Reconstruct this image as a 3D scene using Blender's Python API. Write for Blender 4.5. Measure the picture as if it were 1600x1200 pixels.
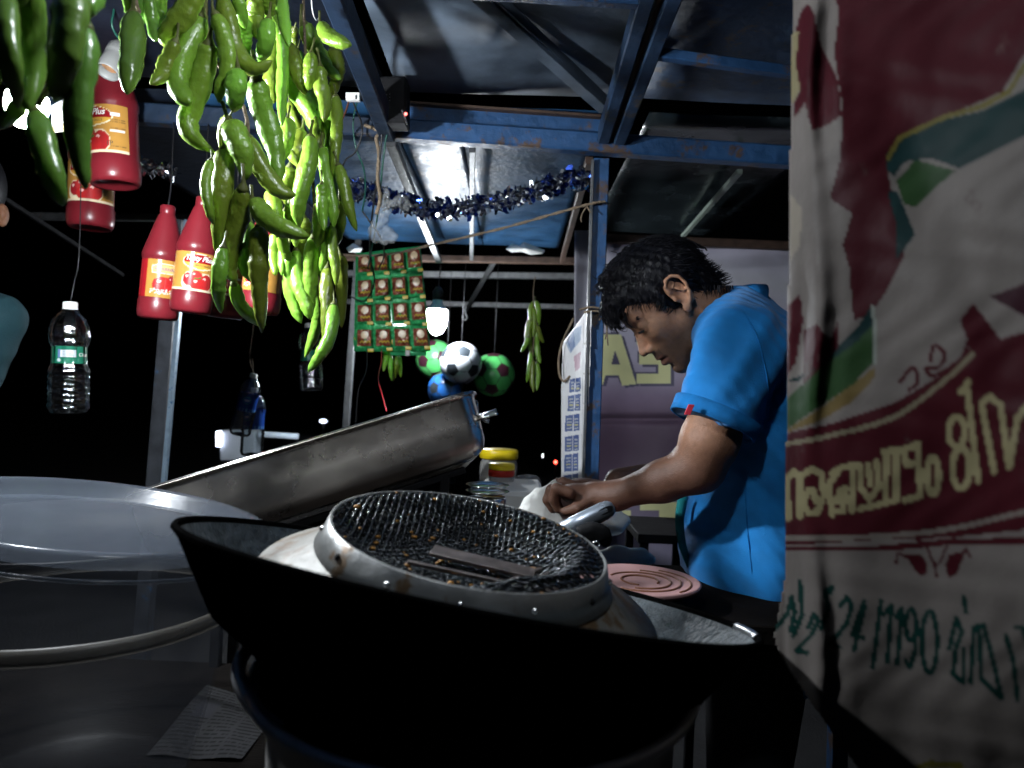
import bpy, math, random
import numpy as np
from mathutils import Vector, Matrix
random.seed(7); RNG = np.random.default_rng(7)
SC = bpy.context.scene
for _o in list(bpy.data.objects): bpy.data.objects.remove(_o)
COL = SC.collection
# ------------------------------------------------------------------ camera
CAM = np.array([0.0, 0.0, 1.25]); FPX = 1150.0; ROLL = math.radians(2.5)
RX = np.array([math.cos(ROLL), 0, math.sin(ROLL)]); UP = np.array([-math.sin(ROLL), 0, math.cos(ROLL)]); FW = np.array([0, 1.0, 0])
def P(px, py, d):
    """a point of the place at depth d metres, seen at that spot of the 1600x1200 photograph"""
    return CAM + d * ((px - 800) / FPX * RX + (600 - py) / FPX * UP + FW)
camd = bpy.data.cameras.new('camera'); cam = bpy.data.objects.new('camera', camd); COL.objects.link(cam)
camd.sensor_width = 36; camd.lens = 36 * FPX / 1600; camd.clip_start = 0.02; camd.clip_end = 800
camd.dof.use_dof = True; camd.dof.focus_distance = 1.1; camd.dof.aperture_fstop = 6.0
cam.matrix_world = Matrix(((RX[0], UP[0], -FW[0], CAM[0]), (RX[1], UP[1], -FW[1], CAM[1]), (RX[2], UP[2], -FW[2], CAM[2]), (0, 0, 0, 1)))
SC.camera = cam
# ------------------------------------------------------------------ night sky
W = bpy.data.worlds.new('World'); SC.world = W; W.use_nodes = True
wn = W.node_tree.nodes; sky = wn.new('ShaderNodeTexSky'); sky.sky_type = 'NISHITA'; sky.sun_disc = False
sky.sun_elevation = math.radians(-6); sky.sun_rotation = math.radians(60)
W.node_tree.links.new(sky.outputs[0], wn['Background'].inputs[0]); wn['Background'].inputs[1].default_value = 0.02
SC.view_settings.view_transform = 'Standard'; SC.view_settings.look = 'None'; SC.view_settings.exposure = 0.0; SC.view_settings.gamma = 1.0
SC.cycles.max_bounces = 10; SC.cycles.transparent_max_bounces = 24; SC.cycles.sample_clamp_indirect = 4.0
SC.cycles.caustics_reflective = False; SC.cycles.caustics_refractive = False
SC.cycles.use_denoising = True; SC.cycles.use_adaptive_sampling = True; SC.cycles.adaptive_threshold = .04
LAMP_LEFT = 2000.0; LAMP_BACK = 420.0; LAMP_TOP = 230.0      # radiance of the bulbs that are switched on
# ------------------------------------------------------------------ materials
MATS = {}
def mat(name, col=(.5, .5, .5), rough=.5, metal=0.0, var=.15, vscale=12.0, bump=0.0, bscale=40.0, spec=.5, coat=0.0, trans=0.0, ior=1.45,
        sss=0.0, emit=None, estr=0.0, alpha=1.0, attr=None, rvar=0.0, second=None, sthr=.6, sscale=8.0, objrand=0.0, sheen=0.0, sstretch=(1, 1, 1), aniso=0):
    if name in MATS: return MATS[name]
    m = bpy.data.materials.new(name); m.use_nodes = True; MATS[name] = m
    nt = m.node_tree; N = nt.nodes; L = nt.links; b = N['Principled BSDF']
    def setv(k, v):
        if k in b.inputs: b.inputs[k].default_value = v
    setv('Roughness', rough); setv('Metallic', metal); setv('Specular IOR Level', spec); setv('Coat Weight', coat); setv('Coat Roughness', .08)
    setv('Transmission Weight', trans); setv('IOR', ior); setv('Subsurface Weight', sss); setv('Subsurface Radius', (.006, .004, .002)); setv('Subsurface Scale', 1.0)
    setv('Alpha', alpha); setv('Sheen Weight', sheen)
    if emit: setv('Emission Color', (*emit, 1)); setv('Emission Strength', estr)
    tc = N.new('ShaderNodeTexCoord')
    c0 = None
    if attr:
        a = N.new('ShaderNodeVertexColor'); a.layer_name = attr; c0 = a.outputs['Color']
    else:
        rgb = N.new('ShaderNodeRGB'); rgb.outputs[0].default_value = (*col, 1); c0 = rgb.outputs[0]
    if second:
        nz = N.new('ShaderNodeTexNoise'); nz.inputs['Scale'].default_value = sscale; nz.inputs['Detail'].default_value = 9; nz.inputs['Roughness'].default_value = .7
        mp = N.new('ShaderNodeMapping'); mp.inputs['Scale'].default_value = sstretch
        L.new(tc.outputs['Object'], mp.inputs[0]); L.new(mp.outputs[0], nz.inputs['Vector'])
        mr = N.new('ShaderNodeMapRange'); mr.inputs['From Min'].default_value = sthr; mr.inputs['From Max'].default_value = sthr + .07
        L.new(nz.outputs['Fac'], mr.inputs['Value'])
        mx = N.new('ShaderNodeMix'); mx.data_type = 'RGBA'; L.new(mr.outputs[0], mx.inputs['Factor']); L.new(c0, mx.inputs['A']); mx.inputs['B'].default_value = (*second, 1)
        c0 = mx.outputs['Result']
    if var > 0:
        nz = N.new('ShaderNodeTexNoise'); nz.inputs['Scale'].default_value = vscale; nz.inputs['Detail'].default_value = 6
        L.new(tc.outputs['Object'], nz.inputs['Vector'])
        mr = N.new('ShaderNodeMapRange'); mr.inputs['From Min'].default_value = .25; mr.inputs['From Max'].default_value = .75
        mr.inputs['To Min'].default_value = 1 - var; mr.inputs['To Max'].default_value = 1 + var
        L.new(nz.outputs['Fac'], mr.inputs['Value'])
        mm = N.new('ShaderNodeVectorMath'); mm.operation = 'SCALE'; L.new(c0, mm.inputs[0]); L.new(mr.outputs[0], mm.inputs['Scale']); c0 = mm.outputs[0]
        if rvar > 0:
            m2 = N.new('ShaderNodeMapRange'); m2.inputs['From Min'].default_value = .3; m2.inputs['From Max'].default_value = .7
            m2.inputs['To Min'].default_value = max(.02, rough - rvar); m2.inputs['To Max'].default_value = min(1, rough + rvar)
            L.new(nz.outputs['Fac'], m2.inputs['Value']); L.new(m2.outputs[0], b.inputs['Roughness'])
    if objrand > 0:
        oi = N.new('ShaderNodeObjectInfo'); hs = N.new('ShaderNodeHueSaturation')
        m3 = N.new('ShaderNodeMapRange'); m3.inputs['To Min'].default_value = .5 - objrand * .12; m3.inputs['To Max'].default_value = .5 + objrand * .03
        m4 = N.new('ShaderNodeMapRange'); m4.inputs['To Min'].default_value = 1 - objrand; m4.inputs['To Max'].default_value = 1 + objrand
        L.new(oi.outputs['Random'], m3.inputs['Value']); L.new(oi.outputs['Random'], m4.inputs['Value'])
        L.new(m3.outputs[0], hs.inputs['Hue']); L.new(m4.outputs[0], hs.inputs['Value']); L.new(c0, hs.inputs['Color']); c0 = hs.outputs[0]
    L.new(c0, b.inputs['Base Color'])
    if bump > 0:
        nz = N.new('ShaderNodeTexNoise'); nz.inputs['Scale'].default_value = bscale; nz.inputs['Detail'].default_value = 5
        mp = N.new('ShaderNodeMapping'); mp.inputs['Scale'].default_value = sstretch
        L.new(tc.outputs['Object'], mp.inputs[0]); L.new(mp.outputs[0], nz.inputs['Vector'])
        bp = N.new('ShaderNodeBump'); bp.inputs['Strength'].default_value = bump; bp.inputs['Distance'].default_value = .01
        L.new(nz.outputs['Fac'], bp.inputs['Height']); L.new(bp.outputs[0], b.inputs['Normal'])
    return m
def plastic_sheet(name, col, clear=.5, rough=.3):
    """milky see-through plastic"""
    if name in MATS: return MATS[name]
    m = mat(name, col, rough, var=.12, vscale=9, bump=.05, bscale=30)
    nt = m.node_tree; N = nt.nodes; L = nt.links
    tr = N.new('ShaderNodeBsdfTransparent'); mx = N.new('ShaderNodeMixShader'); mx.inputs[0].default_value = clear
    L.new(N['Principled BSDF'].outputs[0], mx.inputs[1]); L.new(tr.outputs[0], mx.inputs[2]); L.new(mx.outputs[0], N['Material Output'].inputs[0])
    return m
# ------------------------------------------------------------------ objects
def _inv(parent): return np.array(parent.matrix_world.inverted()) if parent else np.eye(4)
_MW = {}
def obj(name, V, F, m, parent=None, smooth=True, local=False, cols=None, me=None):
    if me is None:
        V = np.asarray(V, float).reshape(-1, 3); loc = np.zeros(3)
        if parent is None and not local:
            loc = np.array([(V[:, 0].min() + V[:, 0].max()) / 2, (V[:, 1].min() + V[:, 1].max()) / 2, V[:, 2].min()]); V = V - loc
        elif parent is not None and not local:
            Mi = np.linalg.inv(_MW[parent.name]); V = V @ Mi[:3, :3].T + Mi[:3, 3]
        me = bpy.data.meshes.new(name); me.from_pydata(V.tolist(), [], [list(map(int, f)) for f in F])
        if smooth: me.polygons.foreach_set('use_smooth', [True] * len(me.polygons))
        if cols is not None:
            ca = me.color_attributes.new('col', 'FLOAT_COLOR', 'POINT'); c4 = np.ones((len(V), 4)); c4[:, :3] = cols; ca.data.foreach_set('color', c4.ravel())
        for x in (m if isinstance(m, (list, tuple)) else [m]): me.materials.append(x)
        me.update()
    else: loc = np.zeros(3)
    o = bpy.data.objects.new(name, me); COL.objects.link(o); o.parent = parent
    if parent is None: o.location = loc.tolist()
    mw = np.eye(4)
    if parent is None: mw[:3, 3] = loc
    else: mw = _MW[parent.name]
    _MW[o.name] = mw
    return o
def tag(o, label=None, cat=None, group=None, kind=None):
    if label: o['label'] = label
    if cat: o['category'] = cat
    if group: o['group'] = group
    if kind: o['kind'] = kind
    return o
def thing(name, label, cat, loc, group=None, M3=None):
    o = bpy.data.objects.new(name, None); COL.objects.link(o); o.empty_display_size = .05
    mw = np.eye(4); mw[:3, 3] = loc
    if M3 is not None: mw[:3, :3] = M3
    o.matrix_world = Matrix(mw.tolist()); _MW[o.name] = mw
    return tag(o, label, cat, group)
# ------------------------------------------------------------------ shapes
class MB:
    def __init__(s): s.V = []; s.F = []; s.C = []
    def add(s, V, F, col=None):
        n = sum(len(v) for v in s.V); V = np.asarray(V, float); s.V.append(V); s.F += [[i + n for i in f] for f in F]
        s.C.append(np.tile(np.array(col if col is not None else (1, 1, 1.)), (len(V), 1))); return s
    def build(s, name, m, parent=None, smooth=True, local=False, cols=False):
        return obj(name, np.vstack(s.V), s.F, m, parent, smooth, local, np.vstack(s.C) if cols else None)
def nrm(v): v = np.asarray(v, float); return v / (np.linalg.norm(v) + 1e-12)
def box(c, ax, ay, az):
    """box by centre and three half-axis vectors"""
    c, ax, ay, az = map(lambda q: np.asarray(q, float), (c, ax, ay, az)); V = [c + i * ax + j * ay + k * az for i in (-1, 1) for j in (-1, 1) for k in (-1, 1)]
    return V, [(0, 1, 3, 2), (4, 6, 7, 5), (0, 4, 5, 1), (2, 3, 7, 6), (0, 2, 6, 4), (1, 5, 7, 3)]
def bevbox(c, ax, ay, az, b=.15):
    """box with chamfered edges; b is the fraction of the smallest half axis"""
    L = [np.linalg.norm(x) for x in (ax, ay, az)]; e = min(L) * b
    U = [nrm(ax), nrm(ay), nrm(az)]; V = []; idx = {}
    for i in (-1, 1):
        for j in (-1, 1):
            for k in (-1, 1):
                for a in range(3):
                    s = [i, j, k]; q = np.array(c, float)
                    for t in range(3): q = q + U[t] * s[t] * (L[t] - (0 if t == a else e))
                    idx[(i, j, k, a)] = len(V); V.append(q)
    F = []
    for a in range(3):
        o = [t for t in range(3) if t != a]
        for s in (-1, 1):
            q = []
            for (x, y) in ((-1, -1), (1, -1), (1, 1), (-1, 1)):
                k = [0, 0, 0]; k[a] = s; k[o[0]] = x; k[o[1]] = y; q.append(idx[(*k, a)])
            F.append(q)
            # edge strips
    for a in range(3):
        o = [t for t in range(3) if t != a]
        for x in (-1, 1):
            for y in (-1, 1):
                q = []
                for (s, f) in ((-1, 0), (1, 0), (1, 1), (-1, 1)):
                    k = [0, 0, 0]; k[a] = s; k[o[0]] = x; k[o[1]] = y; q.append(idx[(*k, o[f])])
                F.append(q)
    for i in (-1, 1):
        for j in (-1, 1):
            for k in (-1, 1): F.append([idx[(i, j, k, a)] for a in range(3)])
    return V, F
def bar(p0, p1, w, h, up=(0, 0, 1), b=.2):
    p0, p1 = np.asarray(p0, float), np.asarray(p1, float); d = p1 - p0; ex = nrm(d); s = nrm(np.cross(ex, up)); t = np.cross(s, ex)
    return bevbox((p0 + p1) / 2, d / 2, s * w / 2, t * h / 2, b)
def spline(pts, n):
    pts = np.asarray(pts, float); k = len(pts)
    if k == 2: return np.array([pts[0] + (pts[1] - pts[0]) * i / (n - 1) for i in range(n)])
    Q = np.vstack([2 * pts[0] - pts[1], pts, 2 * pts[-1] - pts[-2]]); out = []
    for i in range(n):
        u = i / (n - 1) * (k - 1); j = min(int(u), k - 2); t = u - j; a, b, c, d = Q[j:j + 4]
        out.append(.5 * ((2 * b) + (-a + c) * t + (2 * a - 5 * b + 4 * c - d) * t * t + (-a + 3 * b - 3 * c + d) * t ** 3))
    return np.array(out)
def tube(pts, rad, sides=8, cap=True, flat=1.0, wob=0.0):
    pts = np.asarray(pts, float); n = len(pts); rad = np.broadcast_to(np.asarray(rad, float), (n,))
    T = np.gradient(pts, axis=0); T /= np.linalg.norm(T, axis=1)[:, None] + 1e-12
    a = np.array([0, 1., 0]) if abs(T[0][1]) < .9 else np.array([1., 0, 0]); u = nrm(a - T[0] * a.dot(T[0])); V = []; F = []
    ph = random.random() * 6.28
    for i in range(n):
        u = nrm(u - T[i] * u.dot(T[i])); v = np.cross(T[i], u)
        for k in range(sides):
            th = 2 * math.pi * k / sides; r = rad[i] * (1 + wob * math.sin(3 * th + ph + i * .35) + wob * .8 * math.sin(i * 2.1 + ph * 3 + th))
            V.append(pts[i] + u * math.cos(th) * r * flat + v * math.sin(th) * r)
    for i in range(n - 1):
        for k in range(sides): F.append((i * sides + k, i * sides + (k + 1) % sides, (i + 1) * sides + (k + 1) % sides, (i + 1) * sides + k))
    if cap: F.append(tuple(range(sides))[::-1]); F.append(tuple((n - 1) * sides + k for k in range(sides)))
    return V, F
def lathe(prof, seg=32, ribs=0, ramp=0.0, zr=None):
    V = []; F = []
    for (r, z) in prof:
        for k in range(seg):
            th = 2 * math.pi * k / seg; rr = r
            if ribs and zr and zr[0] < z < zr[1]: rr = r + ramp * math.cos(ribs * th)
            V.append((rr * math.cos(th), rr * math.sin(th), z))
    for i in range(len(prof) - 1):
        for k in range(seg): F.append((i * seg + k, i * seg + (k + 1) % seg, (i + 1) * seg + (k + 1) % seg, (i + 1) * seg + k))
    return V, F
def xf(V, o, ex, ey, ez):
    V = np.asarray(V, float); return np.asarray(o) + V[:, :1] * np.asarray(ex) + V[:, 1:2] * np.asarray(ey) + V[:, 2:] * np.asarray(ez)
def frame_up(axis, toward=(0, -1, 0)):
    """columns x, y, z; z along axis and -y turned to the viewer"""
    z = nrm(axis); y = -np.asarray(toward, float); y = nrm(y - z * y.dot(z)); x = np.cross(y, z); return np.column_stack([x, y, z])
def sphere(c, r, seg=16, rings=10, sc=(1, 1, 1)):
    V = []; F = []
    for i in range(rings + 1):
        ph = math.pi * i / rings
        for k in range(seg):
            th = 2 * math.pi * k / seg; V.append((c[0] + r * sc[0] * math.sin(ph) * math.cos(th), c[1] + r * sc[1] * math.sin(ph) * math.sin(th), c[2] + r * sc[2] * math.cos(ph)))
    for i in range(rings):
        for k in range(seg): F.append((i * seg + k, (i + 1) * seg + k, (i + 1) * seg + (k + 1) % seg, i * seg + (k + 1) % seg))
    return V, F
_TX = {}
def text2d(s, shear=0.0, offset=0.0):
    k = (s, shear, offset)
    if k in _TX: return _TX[k]
    cu = bpy.data.curves.new('t', 'FONT'); cu.body = s; cu.size = 1; cu.shear = shear; cu.offset = offset; cu.resolution_u = 3
    ob = bpy.data.objects.new('t', cu); COL.objects.link(ob); bpy.context.view_layer.update()
    me = bpy.data.meshes.new_from_object(ob.evaluated_get(bpy.context.evaluated_depsgraph_get()))
    V = np.array([v.co[:2] for v in me.vertices]).reshape(-1, 2); F = [list(p.vertices) for p in me.polygons]
    bpy.data.objects.remove(ob); bpy.data.curves.remove(cu); bpy.data.meshes.remove(me)
    if len(V): V = V - V.min(0)
    _TX[k] = (V, F); return V, F
# ---- printing colours on a sheet: points of the sheet are tested against outlines and strokes
def inpoly(X, Y, poly):
    r = np.zeros(X.shape, bool); n = len(poly); j = n - 1
    for i in range(n):
        xi, yi = poly[i]; xj, yj = poly[j]
        c = ((yi > Y) != (yj > Y)) & (X < (xj - xi) * (Y - yi) / ((yj - yi) or 1e-9) + xi); r ^= c; j = i
    return r
def nearline(X, Y, pts, w, n=0):
    if n: pts = spline(pts, n)
    best = np.full(X.shape, 1e9)
    for (x0, y0), (x1, y1) in zip(pts[:-1], pts[1:]):
        dx, dy = x1 - x0, y1 - y0; t = np.clip(((X - x0) * dx + (Y - y0) * dy) / (dx * dx + dy * dy + 1e-9), 0, 1)
        best = np.minimum(best, (X - x0 - t * dx) ** 2 + (Y - y0 - t * dy) ** 2)
    return best < (w / 2) ** 2
def ell(cx, cy, rx, ry, n=20): return [(cx + rx * math.cos(2 * math.pi * i / n), cy + ry * math.sin(2 * math.pi * i / n)) for i in range(n + 1)]
def sheet(name, x0, x1, y0, y1, step, dfn, cfn, m, parent=None, mask=None, thick=.0012):
    """a printed sheet hanging at depth dfn(px,py); cfn colours it"""
    nx = int((x1 - x0) / step) + 1; ny = int((y1 - y0) / step) + 1
    X, Y = np.meshgrid(np.linspace(x0, x1, nx), np.linspace(y0, y1, ny)); D = dfn(X, Y)
    V = CAM + D[..., None] * ((X[..., None] - 800) / FPX * RX + (600 - Y[..., None]) / FPX * UP + FW)
    C = cfn(X, Y).reshape(-1, 3); I = np.arange(nx * ny).reshape(ny, nx)
    F = np.stack([I[:-1, :-1], I[1:, :-1], I[1:, 1:], I[:-1, 1:]], -1).reshape(-1, 4)
    if mask is not None:
        mk = mask(X, Y).ravel(); F = F[mk[F].all(1)]
        used = np.unique(F); mp = -np.ones(nx * ny, int); mp[used] = np.arange(len(used)); F = mp[F]; V = V.reshape(-1, 3)[used]; C = C[used]
    o = obj(name, V.reshape(-1, 3), F, m, parent, True, False, C)
    if thick:
        s = o.modifiers.new('thickness', 'SOLIDIFY'); s.thickness = thick; s.offset = -1
    return o
# ------------------------------------------------------------------ solid sculpting (smoothly joined volumes -> one surface)
class Sculpt:
    def __init__(s, lo, hi, h):
        s.h = h; s.lo = np.asarray(lo, float); s.n = np.ceil((np.asarray(hi) - s.lo) / h).astype(int) + 1; s.f = np.full(s.n, .05, np.float32)
    def _sub(s, lo, hi):
        a = np.clip(np.floor((lo - s.lo) / s.h).astype(int), 0, s.n - 1); b = np.clip(np.ceil((hi - s.lo) / s.h).astype(int) + 1, 1, s.n)
        g = [s.lo[i] + s.h * np.arange(a[i], b[i]) for i in range(3)]; X, Y, Z = np.meshgrid(*g, indexing='ij')
        return tuple(slice(a[i], b[i]) for i in range(3)), X.astype(np.float32), Y.astype(np.float32), Z.astype(np.float32)
    def _mix(s, sl, d, k, op):
        f = s.f[sl]
        if op == 'add':
            if k > 0: hh = np.clip(.5 + .5 * (f - d) / k, 0, 1); s.f[sl] = f * (1 - hh) + d * hh - k * hh * (1 - hh)
            else: s.f[sl] = np.minimum(f, d)
        else:
            d = -d
            if k > 0: hh = np.clip(.5 - .5 * (f - d) / k, 0, 1); s.f[sl] = f * (1 - hh) + d * hh + k * hh * (1 - hh)
            else: s.f[sl] = np.maximum(f, d)
    def ell(s, c, r, R=None, k=.008, op='add'):
        c = np.asarray(c, float); r = np.asarray(r, float) * np.ones(3); m = r.max() + k + 3 * s.h; sl, X, Y, Z = s._sub(c - m, c + m)
        if X.size == 0: return
        q = np.stack([X - c[0], Y - c[1], Z - c[2]], -1)
        if R is not None: q = q @ np.asarray(R, np.float32)
        r = r.astype(np.float32); k0 = np.sqrt(((q / r) ** 2).sum(-1)); k1 = np.sqrt(((q / r ** 2) ** 2).sum(-1)) + 1e-9
        s._mix(sl, k0 * (k0 - 1) / k1, k, op)
    def cap(s, a, b, ra, rb, k=.008, op='add', scale=None, cut=None):
        """tapered limb from a to b; scale squeezes it along y; cut=(point,dir) keeps the side behind the plane"""
        a = np.asarray(a, float); b = np.asarray(b, float); sy = scale or 1.0; m = max(ra, rb) * max(1, 1 / sy) + k + 3 * s.h
        sl, X, Y, Z = s._sub(np.minimum(a, b) - m, np.maximum(a, b) + m)
        if X.size == 0: return
        ys = a[1]; A = np.array([a[0], 0, a[2]]); B = np.array([b[0], (b[1] - ys) * sy, b[2]])
        qx, qy, qz = X - A[0], (Y - ys) * sy, Z - A[2]; d = B - A; L2 = (d ** 2).sum() + 1e-12
        t = np.clip((qx * d[0] + qy * d[1] + qz * d[2]) / L2, 0, 1)
        dist = np.sqrt((qx - t * d[0]) ** 2 + (qy - t * d[1]) ** 2 + (qz - t * d[2]) ** 2) - (ra + (rb - ra) * t)
        if cut is not None:
            p, n = np.asarray(cut[0]), nrm(cut[1]); dist = np.maximum(dist, (X - p[0]) * n[0] + (Y - p[1]) * n[1] + (Z - p[2]) * n[2])
        s._mix(sl, dist.astype(np.float32), k, op)
    def warp(s, fn):
        g = [s.lo[i] + s.h * np.arange(s.n[i]) for i in range(3)]; X, Y, Z = np.meshgrid(*g, indexing='ij'); s.f += fn(X, Y, Z).astype(np.float32)
    def mesh(s, smooth=2):
        f = s.f.copy(); f[0] = f[-1] = .05; f[:, 0] = f[:, -1] = .05; f[:, :, 0] = f[:, :, -1] = .05
        ins = f < 0; n = np.array(f.shape) - 1
        cnt = np.zeros(n, np.int8)
        for i in (0, 1):
            for j in (0, 1):
                for k in (0, 1): cnt += ins[i:i + n[0], j:j + n[1], k:k + n[2]]
        act = np.argwhere((cnt > 0) & (cnt < 8)); idx = -np.ones(n, np.int64); idx[tuple(act.T)] = np.arange(len(act))
        acc = np.zeros((len(act), 3)); num = np.zeros(len(act)); cs = [(i, j, k) for i in (0, 1) for j in (0, 1) for k in (0, 1)]
        for a in cs:
            for ax in range(3):
                if a[ax]: continue
                b = list(a); b[ax] = 1
                fa = f[tuple((act + a).T)]; fb = f[tuple((act + b).T)]; m = (fa < 0) != (fb < 0)
                t = np.where(m, fa / (fa - fb + 1e-20), 0); p = np.tile(np.array(a, float), (len(act), 1)); p[:, ax] += t
                acc += p * m[:, None]; num += m
        V = s.lo + s.h * (act + acc / num[:, None]); Fs = []
        for ax in range(3):
            sl0 = [slice(1, -1)] * 3; sl1 = [slice(1, -1)] * 3; sl0[ax] = slice(0, -1); sl1[ax] = slice(1, None)
            A = ins[tuple(sl0)]; B = ins[tuple(sl1)]; e = np.argwhere(A != B)
            off = np.ones(3, int); off[ax] = 0; flip = A[tuple(e.T)]; e = e + off
            o1, o2 = [(1, 2), (2, 0), (0, 1)][ax]; q = []
            for (u, v) in ((1, 1), (0, 1), (0, 0), (1, 0)):
                c = e.copy(); c[:, o1] -= u; c[:, o2] -= v; q.append(idx[tuple(c.T)])
            q = np.stack(q, -1); q[~flip] = q[~flip][:, ::-1]; Fs.append(q)
        F = np.vstack(Fs); F = F[(F >= 0).all(1)]
        for _ in range(smooth):
            S = np.zeros_like(V); N = np.zeros(len(V))
            for a in range(4):
                b = (a + 1) % 4; np.add.at(S, F[:, a], V[F[:, b]]); np.add.at(S, F[:, b], V[F[:, a]]); np.add.at(N, F[:, a], 1); np.add.at(N, F[:, b], 1)
            V = V * .5 + .5 * S / np.maximum(N, 1)[:, None]
        return V, F
# ================================================================== materials of the place
blue_paint = mat('blue_paint', (.020, .070, .175), .5, var=.3, vscale=25, bump=.25, bscale=60, second=(.085, .055, .04), sthr=.53, sscale=15, rvar=.12)
blue_dark = mat('blue_paint_worn', (.022, .05, .105), .62, var=.35, vscale=20, bump=.25, bscale=50, second=(.07, .06, .055), sthr=.57, sscale=16)
grey_steel = mat('bare_steel', (.15, .155, .16), .45, .6, var=.3, vscale=30, bump=.15, bscale=80, second=(.14, .08, .05), sthr=.62, sscale=25)
roof_grey = mat('sooty_roof_sheet', (.10, .13, .17), .6, var=.8, vscale=7, bump=.18, bscale=26, second=(.22, .235, .25), sthr=.66, sscale=14, rvar=.15)
roof_blue = mat('glossy_blue_roof_sheet', (.018, .066, .145), .46, var=.5, vscale=12, bump=.28, bscale=55, second=(.11, .15, .19), sthr=.66, sscale=24, rvar=.1, spec=.3)
rust_brown = mat('rusty_rail', (.07, .042, .03), .6, var=.4, vscale=30, bump=.3)
black_soot = mat('black_soot', (.003, .003, .003), 1.0, var=.3, vscale=20, bump=.3, bscale=60, spec=.0)
black_metal = mat('black_metal', (.008, .008, .009), .7, .0, var=.4, vscale=20, bump=.2, spec=.2)
asphalt = mat('asphalt', (.035, .035, .037), .9, var=.4, vscale=4, bump=.6, bscale=90)
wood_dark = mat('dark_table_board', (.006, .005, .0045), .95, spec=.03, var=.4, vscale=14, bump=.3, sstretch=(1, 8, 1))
twine = mat('jute_twine', (.20, .15, .10), .95, var=.35, vscale=120, bump=.6, bscale=300)
wire_green = mat('green_wire', (.01, .07, .05), .4, var=.1)
wire_black = mat('black_wire', (.012, .012, .013), .5, var=.1)
wire_red = mat('red_wire', (.4, .02, .03), .4, var=.1)
steel = mat('polished_steel', (.62, .62, .61), .17, 1.0, var=.08, vscale=6, bump=.04, bscale=14, rvar=.07)
brushed = mat('brushed_steel', (.62, .57, .52), .29, 1.0, var=.16, vscale=7, bump=.06, bscale=160, sstretch=(1, 1, 14), rvar=.08)
alu = mat('stained_aluminium', (.24, .245, .24), .42, .45, var=.45, vscale=14, bump=.25, bscale=28, second=(.14, .09, .05), sthr=.57, sscale=30, rvar=.12)
white_plastic = mat('white_plastic', (.78, .77, .74), .35, var=.08)
# ================================================================== ground and sky dome is the world itself
o = obj('ground', [(-300, -300, 0), (300, -300, 0), (300, 300, 0), (-300, 300, 0)], [(0, 1, 2, 3)], asphalt); tag(o, kind='structure')
# ================================================================== the stall: one welded frame with its roof sheets
ZR = 1.25 + .645                         # underside of the roof sheets
stall = thing('food_stall', 'blue painted steel street food stall with sheet metal roof and welded frame', 'stall', (0, 1.7, 0))
def part(name, VF, m, smooth=False): return obj(name, VF[0], VF[1], m, stall, smooth)
def plate(name, x0, x1, y0, y1, z0, z1, m, n=14):
    """roof sheet with a faint buckle"""
    V = []; F = []
    for j in range(n + 1):
        for i in range(n + 1):
            x = x0 + (x1 - x0) * i / n; y = y0 + (y1 - y0) * j / n; z = z0 + (z1 - z0) * j / n + .002 * math.sin(x * 9 + y * 4) + .0015 * math.sin(y * 13 - x * 5)
            V.append((x, y, z))
    for j in range(n):
        for i in range(n): k = j * (n + 1) + i; F.append((k, k + n + 1, k + n + 2, k + 1))
    o = obj(name, V, F, m, stall, True); s = o.modifiers.new('thickness', 'SOLIDIFY'); s.thickness = .004; s.offset = -1; return o
plate('roof_panel', -.292, .235, .62, 1.70, ZR + .022, ZR + .022, roof_grey)
plate('roof_panel', .262, .95, .62, 1.70, ZR + .026, ZR + .026, blue_dark)
roof_shaded = mat('shaded_navy_sheet', (.007, .011, .020), .6, var=.5, vscale=9, bump=.2, spec=.25)  # near-black navy: the shade over the left roof is put into the colour
plate('roof_panel', -1.25, -.318, .62, 1.70, ZR + .026, ZR + .026, roof_shaded)
plate('roof_panel', -1.25, .95, -.35, .60, ZR + .03, ZR + .03, blue_dark)
plate('roof_panel', -.80, -.338, 1.76, 3.45, ZR + .012, ZR + .0, roof_blue)
plate('roof_panel', -.334, -.165, 1.76, 3.45, ZR + .012, ZR + .0, roof_blue)
plate('roof_panel', -.161, .19, 1.76, 3.45, ZR + .012, ZR + .0, roof_blue)
plate('roof_panel', .30, .80, 1.76, 3.1, ZR + .016, ZR + .016, mat('dark_roof_sheet', (.022, .03, .034), .22, var=.4, vscale=7, bump=.12, bscale=30, rvar=.1))
plate('roof_panel', -1.25, -.805, 1.76, 3.45, ZR + .02, ZR + .02, roof_shaded)
# beams and rafters
part('front_beam', bar(P(600, 202, 1.70), P(1290, 250, 1.70), .04, .045), blue_paint)
part('front_beam', bar(P(60, 168, 1.72), P(598, 203, 1.70), .04, .045), mat('shaded_navy_beam', (.010, .022, .045), .5, var=.4, vscale=20, bump=.2, second=(.03, .022, .018), sthr=.56, sscale=16))  # left half of the beam, shade painted in as darker blue; brown specks are rust
part('header_plate', bar(P(640, 178, 1.745), P(938, 199, 1.745), .012, .054), blue_paint)
part('header_lip', bar(P(640, 163, 1.735), P(938, 184, 1.735), .03, .006), rust_brown)
def rafter(name, pa, pb, w, h, m): return part(name, bar(pa, pb, w, h), m)
rafter('rafter', P(512, -40, 1.13), P(607, 208, 1.672), .035, .045, MATS['shaded_navy_beam'])  # shares the beam's colour with shade painted in
rafter('rafter', P(1062, -40, 1.13), P(968, 214, 1.672), .026, .04, blue_dark)
rafter('rafter', P(1018, -40, 1.13), P(943, 212, 1.672), .026, .04, blue_dark)
rafter('rafter', P(1040, -40, 1.15), P(957, 206, 1.69), .008, .03, rust_brown)
rafter('cross_bar', P(1026, 84, 1.33), P(1300, 122, 1.33), .02, .018, blue_paint)
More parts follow.
